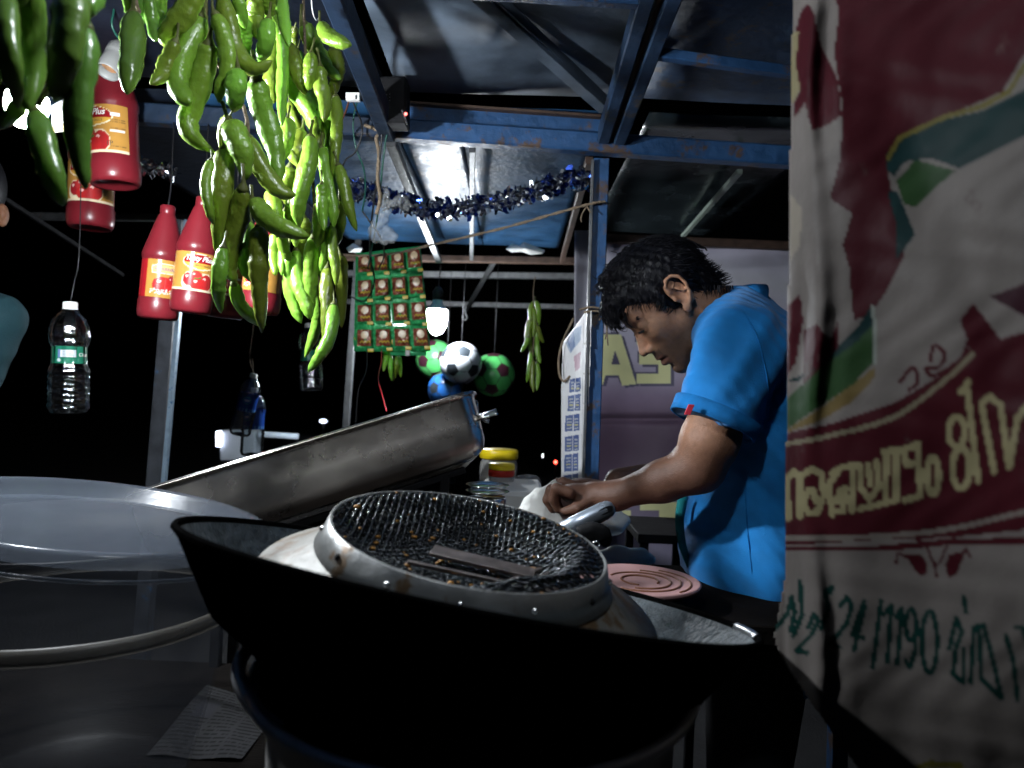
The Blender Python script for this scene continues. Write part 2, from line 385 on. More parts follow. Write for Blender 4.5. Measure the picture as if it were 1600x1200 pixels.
rafter('cross_bar', P(560, -22, 1.18), P(1012, 4, 1.18), .02, .016, blue_paint)
rafter('diagonal_brace', P(722, -30, 1.2), P(946, 172, 1.66), .03, .012, roof_grey)
rafter('diagonal_brace', P(751, -30, 1.2), P(952, 160, 1.67), .005, .02, roof_grey)
rafter('back_rafter', P(611, 222, 1.76), P(686, 408, 3.3), .026, .02, grey_steel)
rafter('back_rafter', P(738, 232, 1.80), P(737, 404, 3.3), .016, .02, grey_steel)
rafter('back_rafter', P(921, 250, 1.85), P(878, 408, 3.3), .02, .02, rust_brown)
rafter('back_rafter', P(1156, 268, 2.05), P(1066, 370, 3.0), .016, .014, mat('pale_green_rail', (.35, .42, .36), .4, .2, var=.2))
rafter('back_beam', P(430, 400, 3.48), P(905, 408, 3.48), .05, .03, rust_brown)
rafter('back_bar', P(300, 424, 4.0), P(905, 432, 4.0), .035, .035, grey_steel)
rafter('back_bar', P(500, 470, 4.9), P(905, 480, 4.9), .035, .035, grey_steel)
rafter('back_bar', P(50, 338, 3.0), P(330, 341, 3.0), .03, .028, grey_steel)
rafter('back_bar', P(-20, 293, 2.4), P(192, 430, 3.0), .014, .014, black_metal)
rafter('back_strut', P(775, 404, 3.5), P(728, 484, 4.9), .02, .02, grey_steel)
# posts
def post(px0, py0, px1, py1, d, w, m, name='post'):
    a = P(px0, py0, d); b = P(px1, py1, d); dd = b - a; g = a + dd * ((0.0 - a[2]) / dd[2]); return part(name, bar(a, g, w, w, up=(0, 1, 0), b=.12), m)
post(939, 250, 922, 760, 1.72, .036, blue_paint)
part('post_flange', bar(P(926, 250, 1.695), P(911, 760, 1.695), .006, .012, up=(0, 1, 0)), grey_steel)
post(277, 344, 243, 755, 2.2, .042, mat('worn_dark_post', (.05, .055, .065), .5, .2, var=.4, vscale=20, bump=.2, second=(.02, .09, .2), sthr=.62, sscale=10))
part('post_flange', bar(P(292, 344, 2.17), P(256, 755, 2.17), .012, .018, up=(0, 1, 0)), mat('pale_blue_flange', (.22, .3, .38), .4, .3, var=.3, vscale=40, second=(.03, .1, .2), sthr=.58, sscale=40))
post(566, 300, 541, 660, 3.5, .03, grey_steel)
post(1330, 250, 1318, 760, 1.72, .036, blue_paint)
post(-300, 200, -320, 760, 1.72, .036, blue_dark)
# torn paint hanging from the back of the roof
def shard(pts, d, m, parent, name='torn_paint'):
    c = np.mean(pts, 0); V = [P(*c, d - .02)] + [P(x, y, d) for x, y in pts]; n = len(pts)
    V2 = [v + np.array([0, .004, 0]) for v in V]
    F = [(0, i + 1, (i + 1) % n + 1) for i in range(n)] + [(n + 1, n + 1 + (i + 1) % n + 1, n + 1 + i + 1) for i in range(n)] + [(i + 1, n + 2 + i, n + 2 + (i + 1) % n, (i + 1) % n + 1) for i in range(n)]
    return obj(name, V + V2, F, m, parent, False)
torn = mat('torn_white_paper', (.62, .62, .60), .8, var=.15)
shard([(790, 389), (800, 380), (812, 384), (818, 378), (832, 383), (838, 386), (852, 391), (848, 396), (830, 398), (815, 393), (800, 394)], 3.30, torn, stall)
shard([(541, 388), (552, 380), (566, 388), (562, 394), (545, 394)], 3.30, torn, stall)
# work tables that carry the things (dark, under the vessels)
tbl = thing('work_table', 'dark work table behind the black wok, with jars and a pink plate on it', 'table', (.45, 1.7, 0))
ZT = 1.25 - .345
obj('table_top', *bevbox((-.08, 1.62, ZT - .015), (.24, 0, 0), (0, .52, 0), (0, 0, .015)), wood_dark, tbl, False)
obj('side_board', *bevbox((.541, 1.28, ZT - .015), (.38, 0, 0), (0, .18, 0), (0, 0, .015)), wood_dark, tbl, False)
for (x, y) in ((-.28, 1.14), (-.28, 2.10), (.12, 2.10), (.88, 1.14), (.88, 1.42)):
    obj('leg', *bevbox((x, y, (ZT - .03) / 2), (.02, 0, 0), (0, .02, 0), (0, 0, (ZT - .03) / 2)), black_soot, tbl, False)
cnt = thing('low_counter', 'dark counter under the plastic bucket at the lower left', 'counter', (-.4, .5, 0))
ZC = 1.25 - .53
obj('table_top', *bevbox((-.60, .92, ZC - .012), (.375, 0, 0), (0, .42, 0), (0, 0, .012)), wood_dark, cnt, False)
for x in (-.94, -.26):
    for y in (.54, 1.30): obj('leg', *bevbox((x, y, (ZC - .024) / 2), (.016, 0, 0), (0, .016, 0), (0, 0, (ZC - .024) / 2)), black_soot, cnt, False)
stv = thing('stove_stand', 'black stove stand under the aluminium pot', 'stove', (0, .74, 0))
ZS = 1.25 - .60
obj('stove_top', *bevbox((.0, .66, ZS - .01), (.165, 0, 0), (0, .26, 0), (0, 0, .01)), black_metal, stv, False)
for x in (-.14, .14):
    for y in (.43, .89): obj('leg', *bevbox((x, y, (ZS - .02) / 2), (.015, 0, 0), (0, .015, 0), (0, 0, (ZS - .02) / 2)), black_soot, stv, False)
# far lights of the street
def glow(name, px, py, d, r, col, s, label, cat, sc=(1, 1, 1)):
    c = P(px, py, d); t = thing(name, label, cat, (c[0], c[1], 0))
    obj('pole', *tube([(c[0], c[1] + r, 0), (c[0], c[1] + r, c[2] + r * .6)], r * .6, 6), black_metal, t)
    obj('lamp_head', *bevbox(c + np.array([0, r * 1.1, 0]), (r * 1.3 * sc[0], 0, 0), (0, r * .5, 0), (0, 0, r * 1.1 * sc[2])), black_metal, t, False)
    V, F = sphere((0, 0, 0), r, 10, 6, sc); obj('lamp_glass', np.array(V) + c, F, mat(name + '_' + cat.replace(' ', '_') + '%d' % px, (.8, .8, .8), emit=col, estr=s, var=0), t)
glow('street_lamp', 505, 658, 15, .055, (.7, .8, 1), 6, 'small distant bluish white lamp above the steel tray', 'street lamp', (1.4, 1, .7))
glow('signal_lamp', 868, 722, 9, .02, (1, .08, .05), 10, 'tiny distant red light beside the paper notice', 'signal')
glow('street_lamp', 848, 712, 10, .018, (.9, .95, 1), 4, 'tiny distant white light left of the red one', 'street lamp', (.5, 1, 1.6))
# lit white sign box and tube in the dark
t = thing('light_box', 'white light box with glowing edge and tube beside the blue labelled bottles', 'light box', P(372, 740, 4.2) * [1, 1, 0])
obj('box', *bevbox(P(376, 695, 4.2), RX * .10, FW * .05, UP * .085), mat('light_box_grey', (.35, .38, .42), .6, emit=(.5, .6, .7), estr=.10, var=.1), t, False)
obj('glowing_edge', *bevbox(P(345, 685, 4.17), RX * .012, FW * .04, UP * .042), mat('light_box_edge', (.9, .9, 1), emit=(.75, .8, 1), estr=14, var=0), t, False)
obj('tube_light', *tube([P(405, 678, 4.15), P(466, 682, 4.15)], .016, 8), mat('light_tube', (.6, .7, .8), emit=(.6, .75, .9), estr=.3, var=.3, vscale=30), t)
obj('pole', *tube([P(372, 718, 4.25), P(372, 718, 4.25) * [1, 1, 0]], .02, 6), black_metal, t)
# ================================================================== lamps
lamp_white = mat('lamp_base_white', (.8, .8, .78), .35, var=.05)
def bulb(name, px, py, d, r, s, label, parts_wire, sc=1.25, at=None):
    c = P(px, py, d) if at is None else at; t = thing(name, label, 'lamp', c - np.array([0, 0, r * sc]))
    V, F = lathe([(0.0001, -r * sc), (r * .5, -r * sc * .9), (r * .86, -r * sc * .55), (r, 0), (r * .92, r * .5)], 24); obj('glowing_globe', np.array(V) + c, F, mat(name + '_glow%d' % px, (.9, .9, .9), emit=(.88, .94, 1.0), estr=s, var=0), t)
    V, F = lathe([(r * .93, r * .48), (r * .85, r * .65), (r * .52, r * 1.05), (r * .42, r * 1.5), (0.0001, r * 1.5)], 24); obj('lamp_base', np.array(V) + c, F, lamp_white, t)
    V, F = lathe([(0.0001, r * 1.4), (r * .5, r * 1.4), (r * .5, r * 2.2), (r * .25, r * 2.6), (0.0001, r * 2.6)], 20); obj('lamp_holder', np.array(V) + c, F, wire_black, t)
    obj('cord', *tube(spline([c + np.array([0, 0, r * 2.5])] + parts_wire, 12), .0025, 6), wire_black, t); return t
bulb('hanging_bulb', 683, 492, 3.3, .048, LAMP_BACK, 'glowing bulb hanging beside the sachet sheet', [P(688, 425, 3.40), P(690, 415, 3.45)], 1.9)
bulb('hanging_bulb', 42, 165, .98, .0265, LAMP_LEFT, 'glowing bulb partly hidden behind the blurred chillies at top left', [P(40, 30, .98), P(45, -90, 1.0)], 1.15)
bulb('hanging_bulb', 800, 600, 0.0, .030, LAMP_TOP, 'glowing bulb hanging from the roof above the wok, out of the picture', [np.array([-.046, .54, ZR - .015]), np.array([-.05, .54, ZR + .026])], 1.15, np.array([-.05, .54, 1.25 + .53]))
# empty white bulb holder on a green wire
c = P(168, 112, 1.38); ax = nrm(P(176, 66, 1.38) - P(166, 120, 1.38) + np.array([0, .03, 0])); M = frame_up(ax) * 1.2
t = thing('bulb_holder', 'empty white bulb holder on a green wire in front of a sauce bottle', 'bulb holder', c, M3=M)
obj('shell', *lathe([(.013, .012), (.0145, 0), (.0175, -.002), (.0185, .0), (.0165, .028), (.0165, .034), (.0172, .035), (.0172, .05), (.012, .058), (.006, .063), (.0001, .063)], 28), mat('aged_white_holder', (.17, .17, .165), .45, var=.1), t, True, True)
obj('socket_contact', *lathe([(.0130, .011), (.0125, .026), (.0001, .027)], 20), mat('brass_contact', (.6, .36, .2), .35, .7, var=.3, vscale=90), t, True, True)
for s in (-1, 1): obj('contact_pin', *tube([(s * .005, 0, .026), (s * .005, 0, .014)], .0022, 8), mat('brass_pin', (.7, .5, .3), .3, 1), t, True, True)
obj('wire', *tube(spline([c + ax * .072, P(175, 40, 1.38), P(178, 10, 1.38), P(176, -80, 1.38)], 14), .0022, 6), wire_green, t)
# ================================================================== chillies
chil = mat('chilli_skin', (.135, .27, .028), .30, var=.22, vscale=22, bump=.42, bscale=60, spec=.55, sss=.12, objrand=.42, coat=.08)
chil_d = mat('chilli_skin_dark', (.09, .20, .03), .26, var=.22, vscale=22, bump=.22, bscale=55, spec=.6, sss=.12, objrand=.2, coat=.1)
stem_m = mat('chilli_stem', (.09, .10, .025), .6, var=.3, vscale=60)
def chilli(pts, w, d, parent, m, rev=False, dd=None):
    """one chilli from stem to tip, traced as it hangs"""
    n = len(pts); L = sum(math.dist(pts[i], pts[i + 1]) for i in range(n - 1)); bow = random.uniform(-.016, .016); dd = random.uniform(-.03, .03) if dd is None else dd
    q = []
    for i, (x, y) in enumerate(pts):
        t = i / (n - 1); q.append(P(x, y, d + dd * t + bow * math.sin(math.pi * t)))
    N = 20; c = spline(q, N); R = w * 1.02 * d / FPX / 2; tt = np.linspace(0, 1, N)
    prof = np.interp(tt, [0, .04, .10, .25, .45, .65, .82, .93, 1], [.34, .70, .90, 1.0, .99, .90, .70, .44, .08]); prof = prof * (1 + .05 * np.sin(tt * 17 + random.random() * 6) + .03 * np.sin(tt * 41 + random.random() * 6))
    o = obj('chilli', *tube(c, R * prof, 12, True, random.uniform(.8, 1.0), .06), m, parent)
    up = nrm(c[0] - c[1]); side = np.array([random.uniform(-.4, .4), random.uniform(-.3, .3), .5]); b = c[0] - up * R * .12
    V, F = tube([b - up * R * .3, b + up * R * .04, b + up * R * .30, b + up * R * .55, b + up * R * .9 + side * R * .4, b + up * R * 1.6 + side * R * 1.3], np.array([.62, .5, .34, .2, .15, .17]) * R, 8)
    obj('stem', V, F, stem_m, o); return o
def zz(pts, ox, oy, s): return [(ox + x / s, oy + y / s) for x, y in pts]
Z2 = (220, 0, 3.0); Z3 = (180, 280, 2.727); Z1 = (0, 0, 3.0)
MAIN_L = [  # hanging nearer, left strand of the big bunch
 (Z2, [(270, -60), (210, 60), (130, 160), (105, 215)], 112), (Z2, [(165, 190), (125, 290), (95, 355), (45, 395)], 78), (Z2, [(285, 70), (240, 180), (185, 290), (175, 400), (205, 460), (232, 478)], 106),
 (Z2, [(320, 200), (310, 260), (285, 370), (245, 490), (218, 580), (250, 650), (345, 714)], 112), (Z2, [(345, 60), (385, 150), (408, 250), (405, 350), (372, 420), (365, 482)], 82),
 (Z2, [(375, -40), (410, 90), (430, 200), (480, 290), (545, 320), (618, 285)], 90), (Z2, [(470, 80), (480, 170), (490, 290)], 90), (Z2, [(455, 335), (445, 420), (435, 525)], 100),
 (Z2, [(415, 545), (385, 600), (372, 700)], 52), (Z2, [(415, 575), (445, 640), (480, 720), (492, 845)], 116), (Z2, [(500, 640), (540, 740), (600, 840), (660, 900), (726, 915)], 92),
 (Z2, [(392, 700), (388, 800), (375, 930), (372, 1050), (355, 1190)], 100), (Z2, [(330, 750), (303, 860), (318, 970), (342, 1055)], 50), (Z3, [(545, 30), (530, 150), (488, 290), (485, 380), (518, 440)], 88),
 (Z3, [(462, 285), (445, 400), (438, 480), (450, 570)], 64), (Z3, [(575, 180), (560, 280), (548, 370), (578, 438)], 54), (Z3, [(505, 440), (530, 530), (590, 590), (642, 622)], 60),
 (Z3, [(618, 195), (612, 330), (612, 450), (625, 655)], 84), (Z3, [(592, 90), (640, 160), (730, 215), (826, 246)], 84), (Z2, [(540, 360), (560, 480), (600, 600), (632, 720), (650, 865)], 112),
 (Z2, [(455, -20), (470, 60), (490, 134)], 62), (Z2, [(535, -30), (540, 80), (552, 188)], 84), (Z2, [(595, -30), (600, 20), (610, 80)], 80), (Z2, [(600, 90), (585, 200), (555, 290)], 80), (Z2, [(660, -30), (670, 90), (695, 220)], 60)]
MAIN_R = [  # deeper, right strand, brightly lit
 (Z2, [(625, 160), (628, 280), (615, 400), (622, 485)], 92), (Z2, [(720, 135), (715, 165), (725, 230)], 48), (Z2, [(760, 105), (800, 190), (840, 260), (890, 330), (938, 372)], 82), (Z2, [(845, 115), (880, 170), (930, 195), (988, 212)], 74),
 (Z2, [(895, 230), (922, 300), (915, 380), (880, 475)], 66), (Z2, [(700, 210), (722, 300), (745, 370), (772, 445)], 76), (Z2, [(800, 250), (795, 340), (785, 425)], 66), (Z2, [(840, 310), (845, 400), (862, 480), (858, 570)], 72),
 (Z2, [(680, 300), (712, 390), (780, 490), (830, 590), (862, 690)], 104), (Z2, [(662, 150), (668, 300), (662, 450), (660, 592)], 60), (Z2, [(640, 640), (690, 700), (745, 785)], 56), (Z2, [(755, 615), (735, 700), (745, 805)], 80), (Z2, [(700, 480), (730, 570), (778, 635)], 56),
 (Z2, [(882, 470), (882, 600), (872, 700), (906, 795)], 62), (Z2, [(915, 450), (918, 580), (912, 700), (905, 840)], 58), (Z2, [(845, 690), (868, 800), (898, 950), (906, 1065)], 70), (Z2, [(925, 770), (950, 860), (975, 970), (1012, 1085)], 58),
 (Z2, [(795, 640), (792, 740), (762, 860), (735, 980), (742, 1065)], 84), (Z2, [(700, 780), (690, 860), (680, 960)], 80), (Z3, [(680, 230), (675, 320), (682, 410)], 56), (Z3, [(725, 130), (718, 280), (710, 410)], 52), (Z3, [(740, 320), (742, 430), (765, 540), (792, 614)], 62),
 (Z3, [(770, 300), (775, 430), (815, 540), (832, 598)], 60), (Z3, [(850, 240), (835, 350), (830, 470), (838, 570)], 70), (Z3, [(868, 105), (872, 200), (860, 290)], 60), (Z3, [(888, 200), (902, 300), (870, 425)], 56), (Z3, [(925, 190), (925, 300), (938, 370), (942, 455)], 44),
 (Z3, [(958, 320), (966, 430), (964, 636)], 56), (Z3, [(905, 375), (900, 480), (902, 580), (892, 705)], 58), (Z3, [(875, 420), (866, 550), (850, 650), (808, 760)], 54), (Z3, [(932, 530), (916, 660), (872, 750), (824, 822)], 56), (Z3, [(955, 80), (958, 180), (944, 285)], 52),
 (Z3, [(800, 160), (800, 240), (806, 335)], 74), (Z3, [(700, 200), (722, 300), (748, 350)], 50), (Z3, [(745, 100), (760, 180), (770, 290)], 64), (Z3, [(660, 60), (680, 130), (690, 250)], 70), (Z2, [(820, 560), (830, 660), (820, 780)], 62), (Z2, [(560, 20), (640, 130), (690, 290)], 64),
 (Z2, [(740, 240), (750, 330), (740, 420)], 60), (Z2, [(690, 560), (690, 640), (660, 760)], 70), (Z2, [(850, 860), (850, 960), (860, 1080)], 58)]
def bunch(label, items, top, m, dfun, cord):
    t = thing('chilli_bunch', label, 'chilli bunch', top, 'chillies strung up for sale')
    for i, (z, pts, w) in enumerate(items): chilli(zz(pts, *z), w / z[2], dfun(i, pts), t, m)
    obj('string', *tube(spline(cord, 20), .0022, 6), twine, t); return t
bunch('large bunch of glossy green chillies hanging nearest in the middle', MAIN_L, P(340, -60, .9), chil, lambda i, p: .90 + random.uniform(-.045, .035), [P(330, -120, .9), P(325, 60, .9), P(385, 180, .91), P(380, 300, .91), P(375, 420, .91)])
bunch('long pale green chilli strand just right of the large bunch', MAIN_R, P(480, -60, 1.12), chil, lambda i, p: 1.12 + random.uniform(-.06, .07), [P(470, -120, 1.12), P(478, 100, 1.12), P(490, 300, 1.14), P(500, 480, 1.14)])
LEFT = [(Z1, [(20, -80), (30, 150), (58, 330), (85, 505)], 110), (Z1, [(150, -80), (148, 150), (155, 350), (130, 520)], 135), (Z1, [(340, -80), (325, 100), (300, 300), (255, 475)], 160), (Z1, [(405, 120), (390, 300), (368, 500), (370, 700), (402, 888)], 126),
        (Z1, [(120, 450), (60, 530), (2, 602)], 74), (Z1, [(165, 520), (200, 680), (255, 850), (298, 965)], 118), (Z1, [(470, -50), (420, 20), (385, 80)], 90), (Z1, [(130, -40), (105, 20), (88, 80)], 60), (Z1, [(-60, 60), (-40, 250), (-20, 420)], 90)]
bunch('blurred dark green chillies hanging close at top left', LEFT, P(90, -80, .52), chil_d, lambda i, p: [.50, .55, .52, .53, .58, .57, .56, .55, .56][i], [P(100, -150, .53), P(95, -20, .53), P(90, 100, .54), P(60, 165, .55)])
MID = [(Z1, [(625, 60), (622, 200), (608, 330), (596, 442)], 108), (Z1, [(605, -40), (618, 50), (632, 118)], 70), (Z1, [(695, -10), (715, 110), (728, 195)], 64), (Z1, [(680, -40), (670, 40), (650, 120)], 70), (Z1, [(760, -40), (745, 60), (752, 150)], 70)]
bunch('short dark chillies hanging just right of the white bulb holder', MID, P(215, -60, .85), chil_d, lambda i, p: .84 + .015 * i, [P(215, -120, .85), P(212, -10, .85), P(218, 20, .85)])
Z7 = (800, 340, 3.0); Z6 = (520, 360, 3.53)
FAR = [(Z7, [(106, 392), (86, 430), (90, 480), (105, 520)], 24), (Z7, [(112, 392), (124, 430), (128, 505)], 25), (Z7, [(92, 480), (78, 530), (92, 590)], 24), (Z7, [(78, 560), (62, 600), (43, 630)], 22), (Z7, [(76, 480), (70, 560), (90, 620), (98, 668)], 24),
       (Z7, [(118, 505), (134, 560), (149, 588)], 22), (Z7, [(116, 530), (118, 620), (132, 684)], 28), (Z7, [(90, 630), (84, 700), (68, 774)], 24), (Z7, [(100, 670), (94, 750), (102, 820)], 26), (Z7, [(116, 680), (124, 740), (116, 812)], 22), (Z7, [(104, 420), (106, 500), (98, 560)], 24)]
bunch('thin strand of green chillies hanging alone against the dark', FAR, P(834, 470, 2.5), chil, lambda i, p: 2.5 + random.uniform(-.03, .03), [P(836, 432, 2.5), P(833, 462, 2.5), P(836, 500, 2.5), P(832, 560, 2.5)])
MID2 = [(Z6, [(285, 620), (290, 670), (300, 730)], 32), (Z6, [(312, 630), (296, 700), (279, 778)], 34), (Z6, [(318, 690), (318, 760), (326, 830)], 28), (Z6, [(356, 690), (350, 760), (334, 834)], 28), (Z6, [(364, 690), (371, 750), (374, 812)], 26)]
bunch('few small chillies hanging under the green sachet sheet', MID2, P(610, 535, 2.65), chil, lambda i, p: 2.68 + .012 * i, [P(618, 480, 2.68), P(612, 540, 2.68), P(612, 560, 2.68)])
# ================================================================== sauce bottles
ketch = mat('red_sauce_plastic', (.155, .012, .018), .30, var=.12, vscale=9, bump=.06, bscale=40, spec=.45)
label_m = mat('glossy_label', attr='col', rough=.22, var=.06, vscale=60, coat=.3)
_BODY = [None]
def on_cyl(V, R, a0, z0, off): V = np.asarray(V, float); a = a0 + V[:, 0] / R; return np.column_stack([np.sin(a) * (R + off), -np.cos(a) * (R + off), z0 + V[:, 1]])
INK = {'white': mat('print_white', (.8, .8, .78), .3, var=0), 'purple': mat('print_purple', (.12, .04, .22), .3, var=0), 'maroon': mat('print_maroon', (.25, .01, .015), .3, var=0), 'dark': mat('print_dark', (.06, .04, .02), .4, var=0), 'green': mat('print_green', (.02, .10, .04), .4, var=0)}
def sauce_bottle(label, bx, by, tx, ty, d, dtop, kind, turn, wire, sc=1.0):
    b = P(bx, by, d); ax = P(tx, ty, dtop) - b; M = frame_up(ax, (P(bx, by, d) - CAM) * -1); s = np.linalg.norm(ax) / .252
    t = thing('sauce_bottle', label, 'bottle', b, 'red sauce bottles hanging from the stall', M * s); R = .0415
    if _BODY[0] is None:
        o = obj('body', *lathe([(.0001, .008), (.028, .007), (.034, .001), (.038, 0), (.0415, .006), (.043, .016), (.043, .038), (.0412, .042), (.041, .130), (.0428, .134), (.0432, .143), (.0415, .150), (.0385, .160), (.0300, .190), (.0205, .222), (.0155, .234), (.0145, .24), (.0001, .24)], 40), ketch, t, True, True); _BODY[0] = o.data
    else: obj('body', None, None, None, t, me=_BODY[0])
    obj('cap', *lathe([(.0150, .232), (.0158, .234), (.0158, .25), (.013, .253), (.0001, .253)], 28), ketch, t, True, True)
    # printed paper label: a curved patch
    U = np.linspace(-1.55, 1.55, 90); Zs = np.linspace(.046, .128, 46); A, Z = np.meshgrid(U, Zs); u = A * R * 1000; v = (Z - .046) * 1000; C = np.zeros(A.shape + (3,)); C[:] = (.42, .21, .045)
    def put(mask, c): C[mask] = c
    def tomato(x, y, rx, ry, c): put(((u - x) / rx) ** 2 + ((v - y) / ry) ** 2 < 1, c); put(((u - x + rx * .35) / (rx * .22)) ** 2 + ((v - y - ry * .4) / (ry * .2)) ** 2 < 1, (.75, .45, .4))
    if kind == 'script':
        put((abs(u - 3) < 27) & (abs(v - 62) < 9), (.66, .42, .15)); put(nearline(u, v, [(-22, 53), (-24, 66), (-10, 72), (15, 73), (29, 69), (29, 55), (5, 52), (-22, 53)], 1.6), (.8, .7, .5))
        tomato(18, 36, 10, 13, (.30, .02, .03)); tomato(0, 28, 21, 17, (.42, .02, .02)); put(((u + 10) / 8) ** 2 + ((v - 24) / 6) ** 2 < .6, (.22, .03, .03))
        for k in range(60): x, y = RNG.uniform(-24, 28), RNG.uniform(8, 18); put((abs(u - x) < 1.2) & (abs(v - y) < .9), (.7, .6, .55))
        put(u < -34, (.3, .01, .015))
    else:
        put(((u - 4) / 36) ** 2 + ((v - 62) / 17) ** 2 < 1, (.78, .7, .5)); put(((u - 4) / 34.5) ** 2 + ((v - 62.6) / 15.6) ** 2 < 1, (.60, .33, .05)); put((((u - 4) / 34) ** 2 + ((v - 63) / 15) ** 2 < 1) & (v > 59), (.26, .008, .012))
        put((((u - 2) / 33) ** 2 + ((v - 19) / 27) ** 2 < 1) & (v < 40), (.72, .6, .4))
        tomato(-16, 24, 12, 14, (.30, .015, .02)); tomato(20, 20, 14, 17, (.36, .02, .02)); tomato(-2, 31, 13, 12, (.42, .03, .03)); tomato(4, 15, 17, 14, (.42, .02, .02)); put((abs(u - 1) < 7) & (abs(v - 27 - .2 * u) < 1.2), (.04, .16, .03)); put(v < 4, (.72, .6, .4))
        put((u > 36) & (v > 62) & (v < 69) & (u < 50), (.8, .78, .8)); put((u > 34) & (u < 58) & (abs(v - 38) < 1.6), (.78, .72, .65))
        for yy in (56, 53, 50, 45, 42, 17, 14, 11, 8):
            for k in range(9): x = 37 + k * 2.6; put((abs(u - x) < 1.0) & (abs(v - yy) < .55), (.16, .09, .03))
    a = A.ravel() - turn; V = np.column_stack([np.sin(a) * (R + .0006), -np.cos(a) * (R + .0006), Z.ravel()]); I = np.arange(A.size).reshape(A.shape)
    F = np.stack([I[:-1, :-1], I[:-1, 1:], I[1:, 1:], I[1:, :-1]], -1).reshape(-1, 4); lo = obj('label', V, F, label_m, t, True, True, C.reshape(-1, 3))
    def word(sx, size, x, y, ink, shear=0, off=0, width=None, name='lettering'):
        TV, TF = text2d(sx, shear, off); TV = TV * size
        if width: TV = TV * [width / TV[:, 0].max(), 1]
        obj(name, on_cyl(TV + [x, y], R, -turn, .046, .0011), TF, INK[ink], lo, False, True)
    if kind == 'script': word('TANDURAVANI', .0095, -.021, .0585, 'purple', 0, .01, .047)
    else: word('Tasty Plus', .0150, -.025, .0605, 'white', .3, .025, .054); word('TOMATO SAUCE', .0052, -.012, .0530, 'dark', 0, .01, .036)
    if kind == 'side': word('1P', .011, .030, .012, 'dark')
    obj('hanging_cord', *tube(spline([P(tx, ty, dtop)] + wire, 10), .0016, 6), wire_black, t); return t
sauce_bottle('red sauce bottle hanging below the white bulb holder, with side of its label showing', 180, 290, 171, 66, 1.62, 1.62, 'side', .95, [P(172, 30, 1.62), P(174, -80, 1.62)])
sauce_bottle('red sauce bottle half hidden behind the bottle under the bulb holder', 141, 357, 148, 160, 1.85, 1.85, 'plus', .35, [P(150, 100, 1.85), P(152, 20, 1.85)])
sauce_bottle('leftmost red sauce bottle of the lower row, purple script on its label', 246, 499, 263, 322, 1.62, 1.62, 'script', -.08, [P(268, 280, 1.65), P(272, 180, 1.7)])
sauce_bottle('red sauce bottle second from left in the lower row, tomatoes on its label', 297, 489, 319, 309, 1.58, 1.58, 'plus', -.12, [P(322, 270, 1.62), P(326, 184, 1.7)])
sauce_bottle('third red sauce bottle of the lower row, mostly behind chillies', 349, 496, 368, 318, 1.82, 1.82, 'plus', .5, [P(372, 280, 1.65), P(374, 186, 1.7)])
sauce_bottle('fourth red sauce bottle of the lower row, almost hidden by chillies', 405, 490, 424, 312, 1.45, 1.45, 'script', .5, [P(428, 280, 1.65), P(430, 190, 1.7)])
# ================================================================== water bottles
pet = bpy.data.materials.new('clear_pet'); pet.use_nodes = True
_n = pet.node_tree.nodes; _l = pet.node_tree.links; _n.remove(_n['Principled BSDF'])
_t = _n.new('ShaderNodeBsdfTransparent'); _t.inputs[0].default_value = (.93, .95, .96, 1); _g = _n.new('ShaderNodeBsdfGlossy'); _g.inputs['Roughness'].default_value = .09; _x = _n.new('ShaderNodeMixShader'); _w = _n.new('ShaderNodeLayerWeight'); _w.inputs[0].default_value = .22
_z = _n.new('ShaderNodeTexNoise'); _z.inputs['Scale'].default_value = 90; _b = _n.new('ShaderNodeBump'); _b.inputs['Strength'].default_value = .35; _b.inputs['Distance'].default_value = .004
_c = _n.new('ShaderNodeTexCoord'); _l.new(_c.outputs['Object'], _z.inputs['Vector']); _l.new(_z.outputs['Fac'], _b.inputs['Height']); _l.new(_b.outputs[0], _g.inputs['Normal'])
_a = _n.new('ShaderNodeMath'); _a.inputs[1].default_value = .07; _l.new(_w.outputs['Fresnel'], _a.inputs[0]); _l.new(_a.outputs[0], _x.inputs[0]); _l.new(_t.outputs[0], _x.inputs[1]); _l.new(_g.outputs[0], _x.inputs[2]); _l.new(_x.outputs[0], _n['Material Output'].inputs[0])
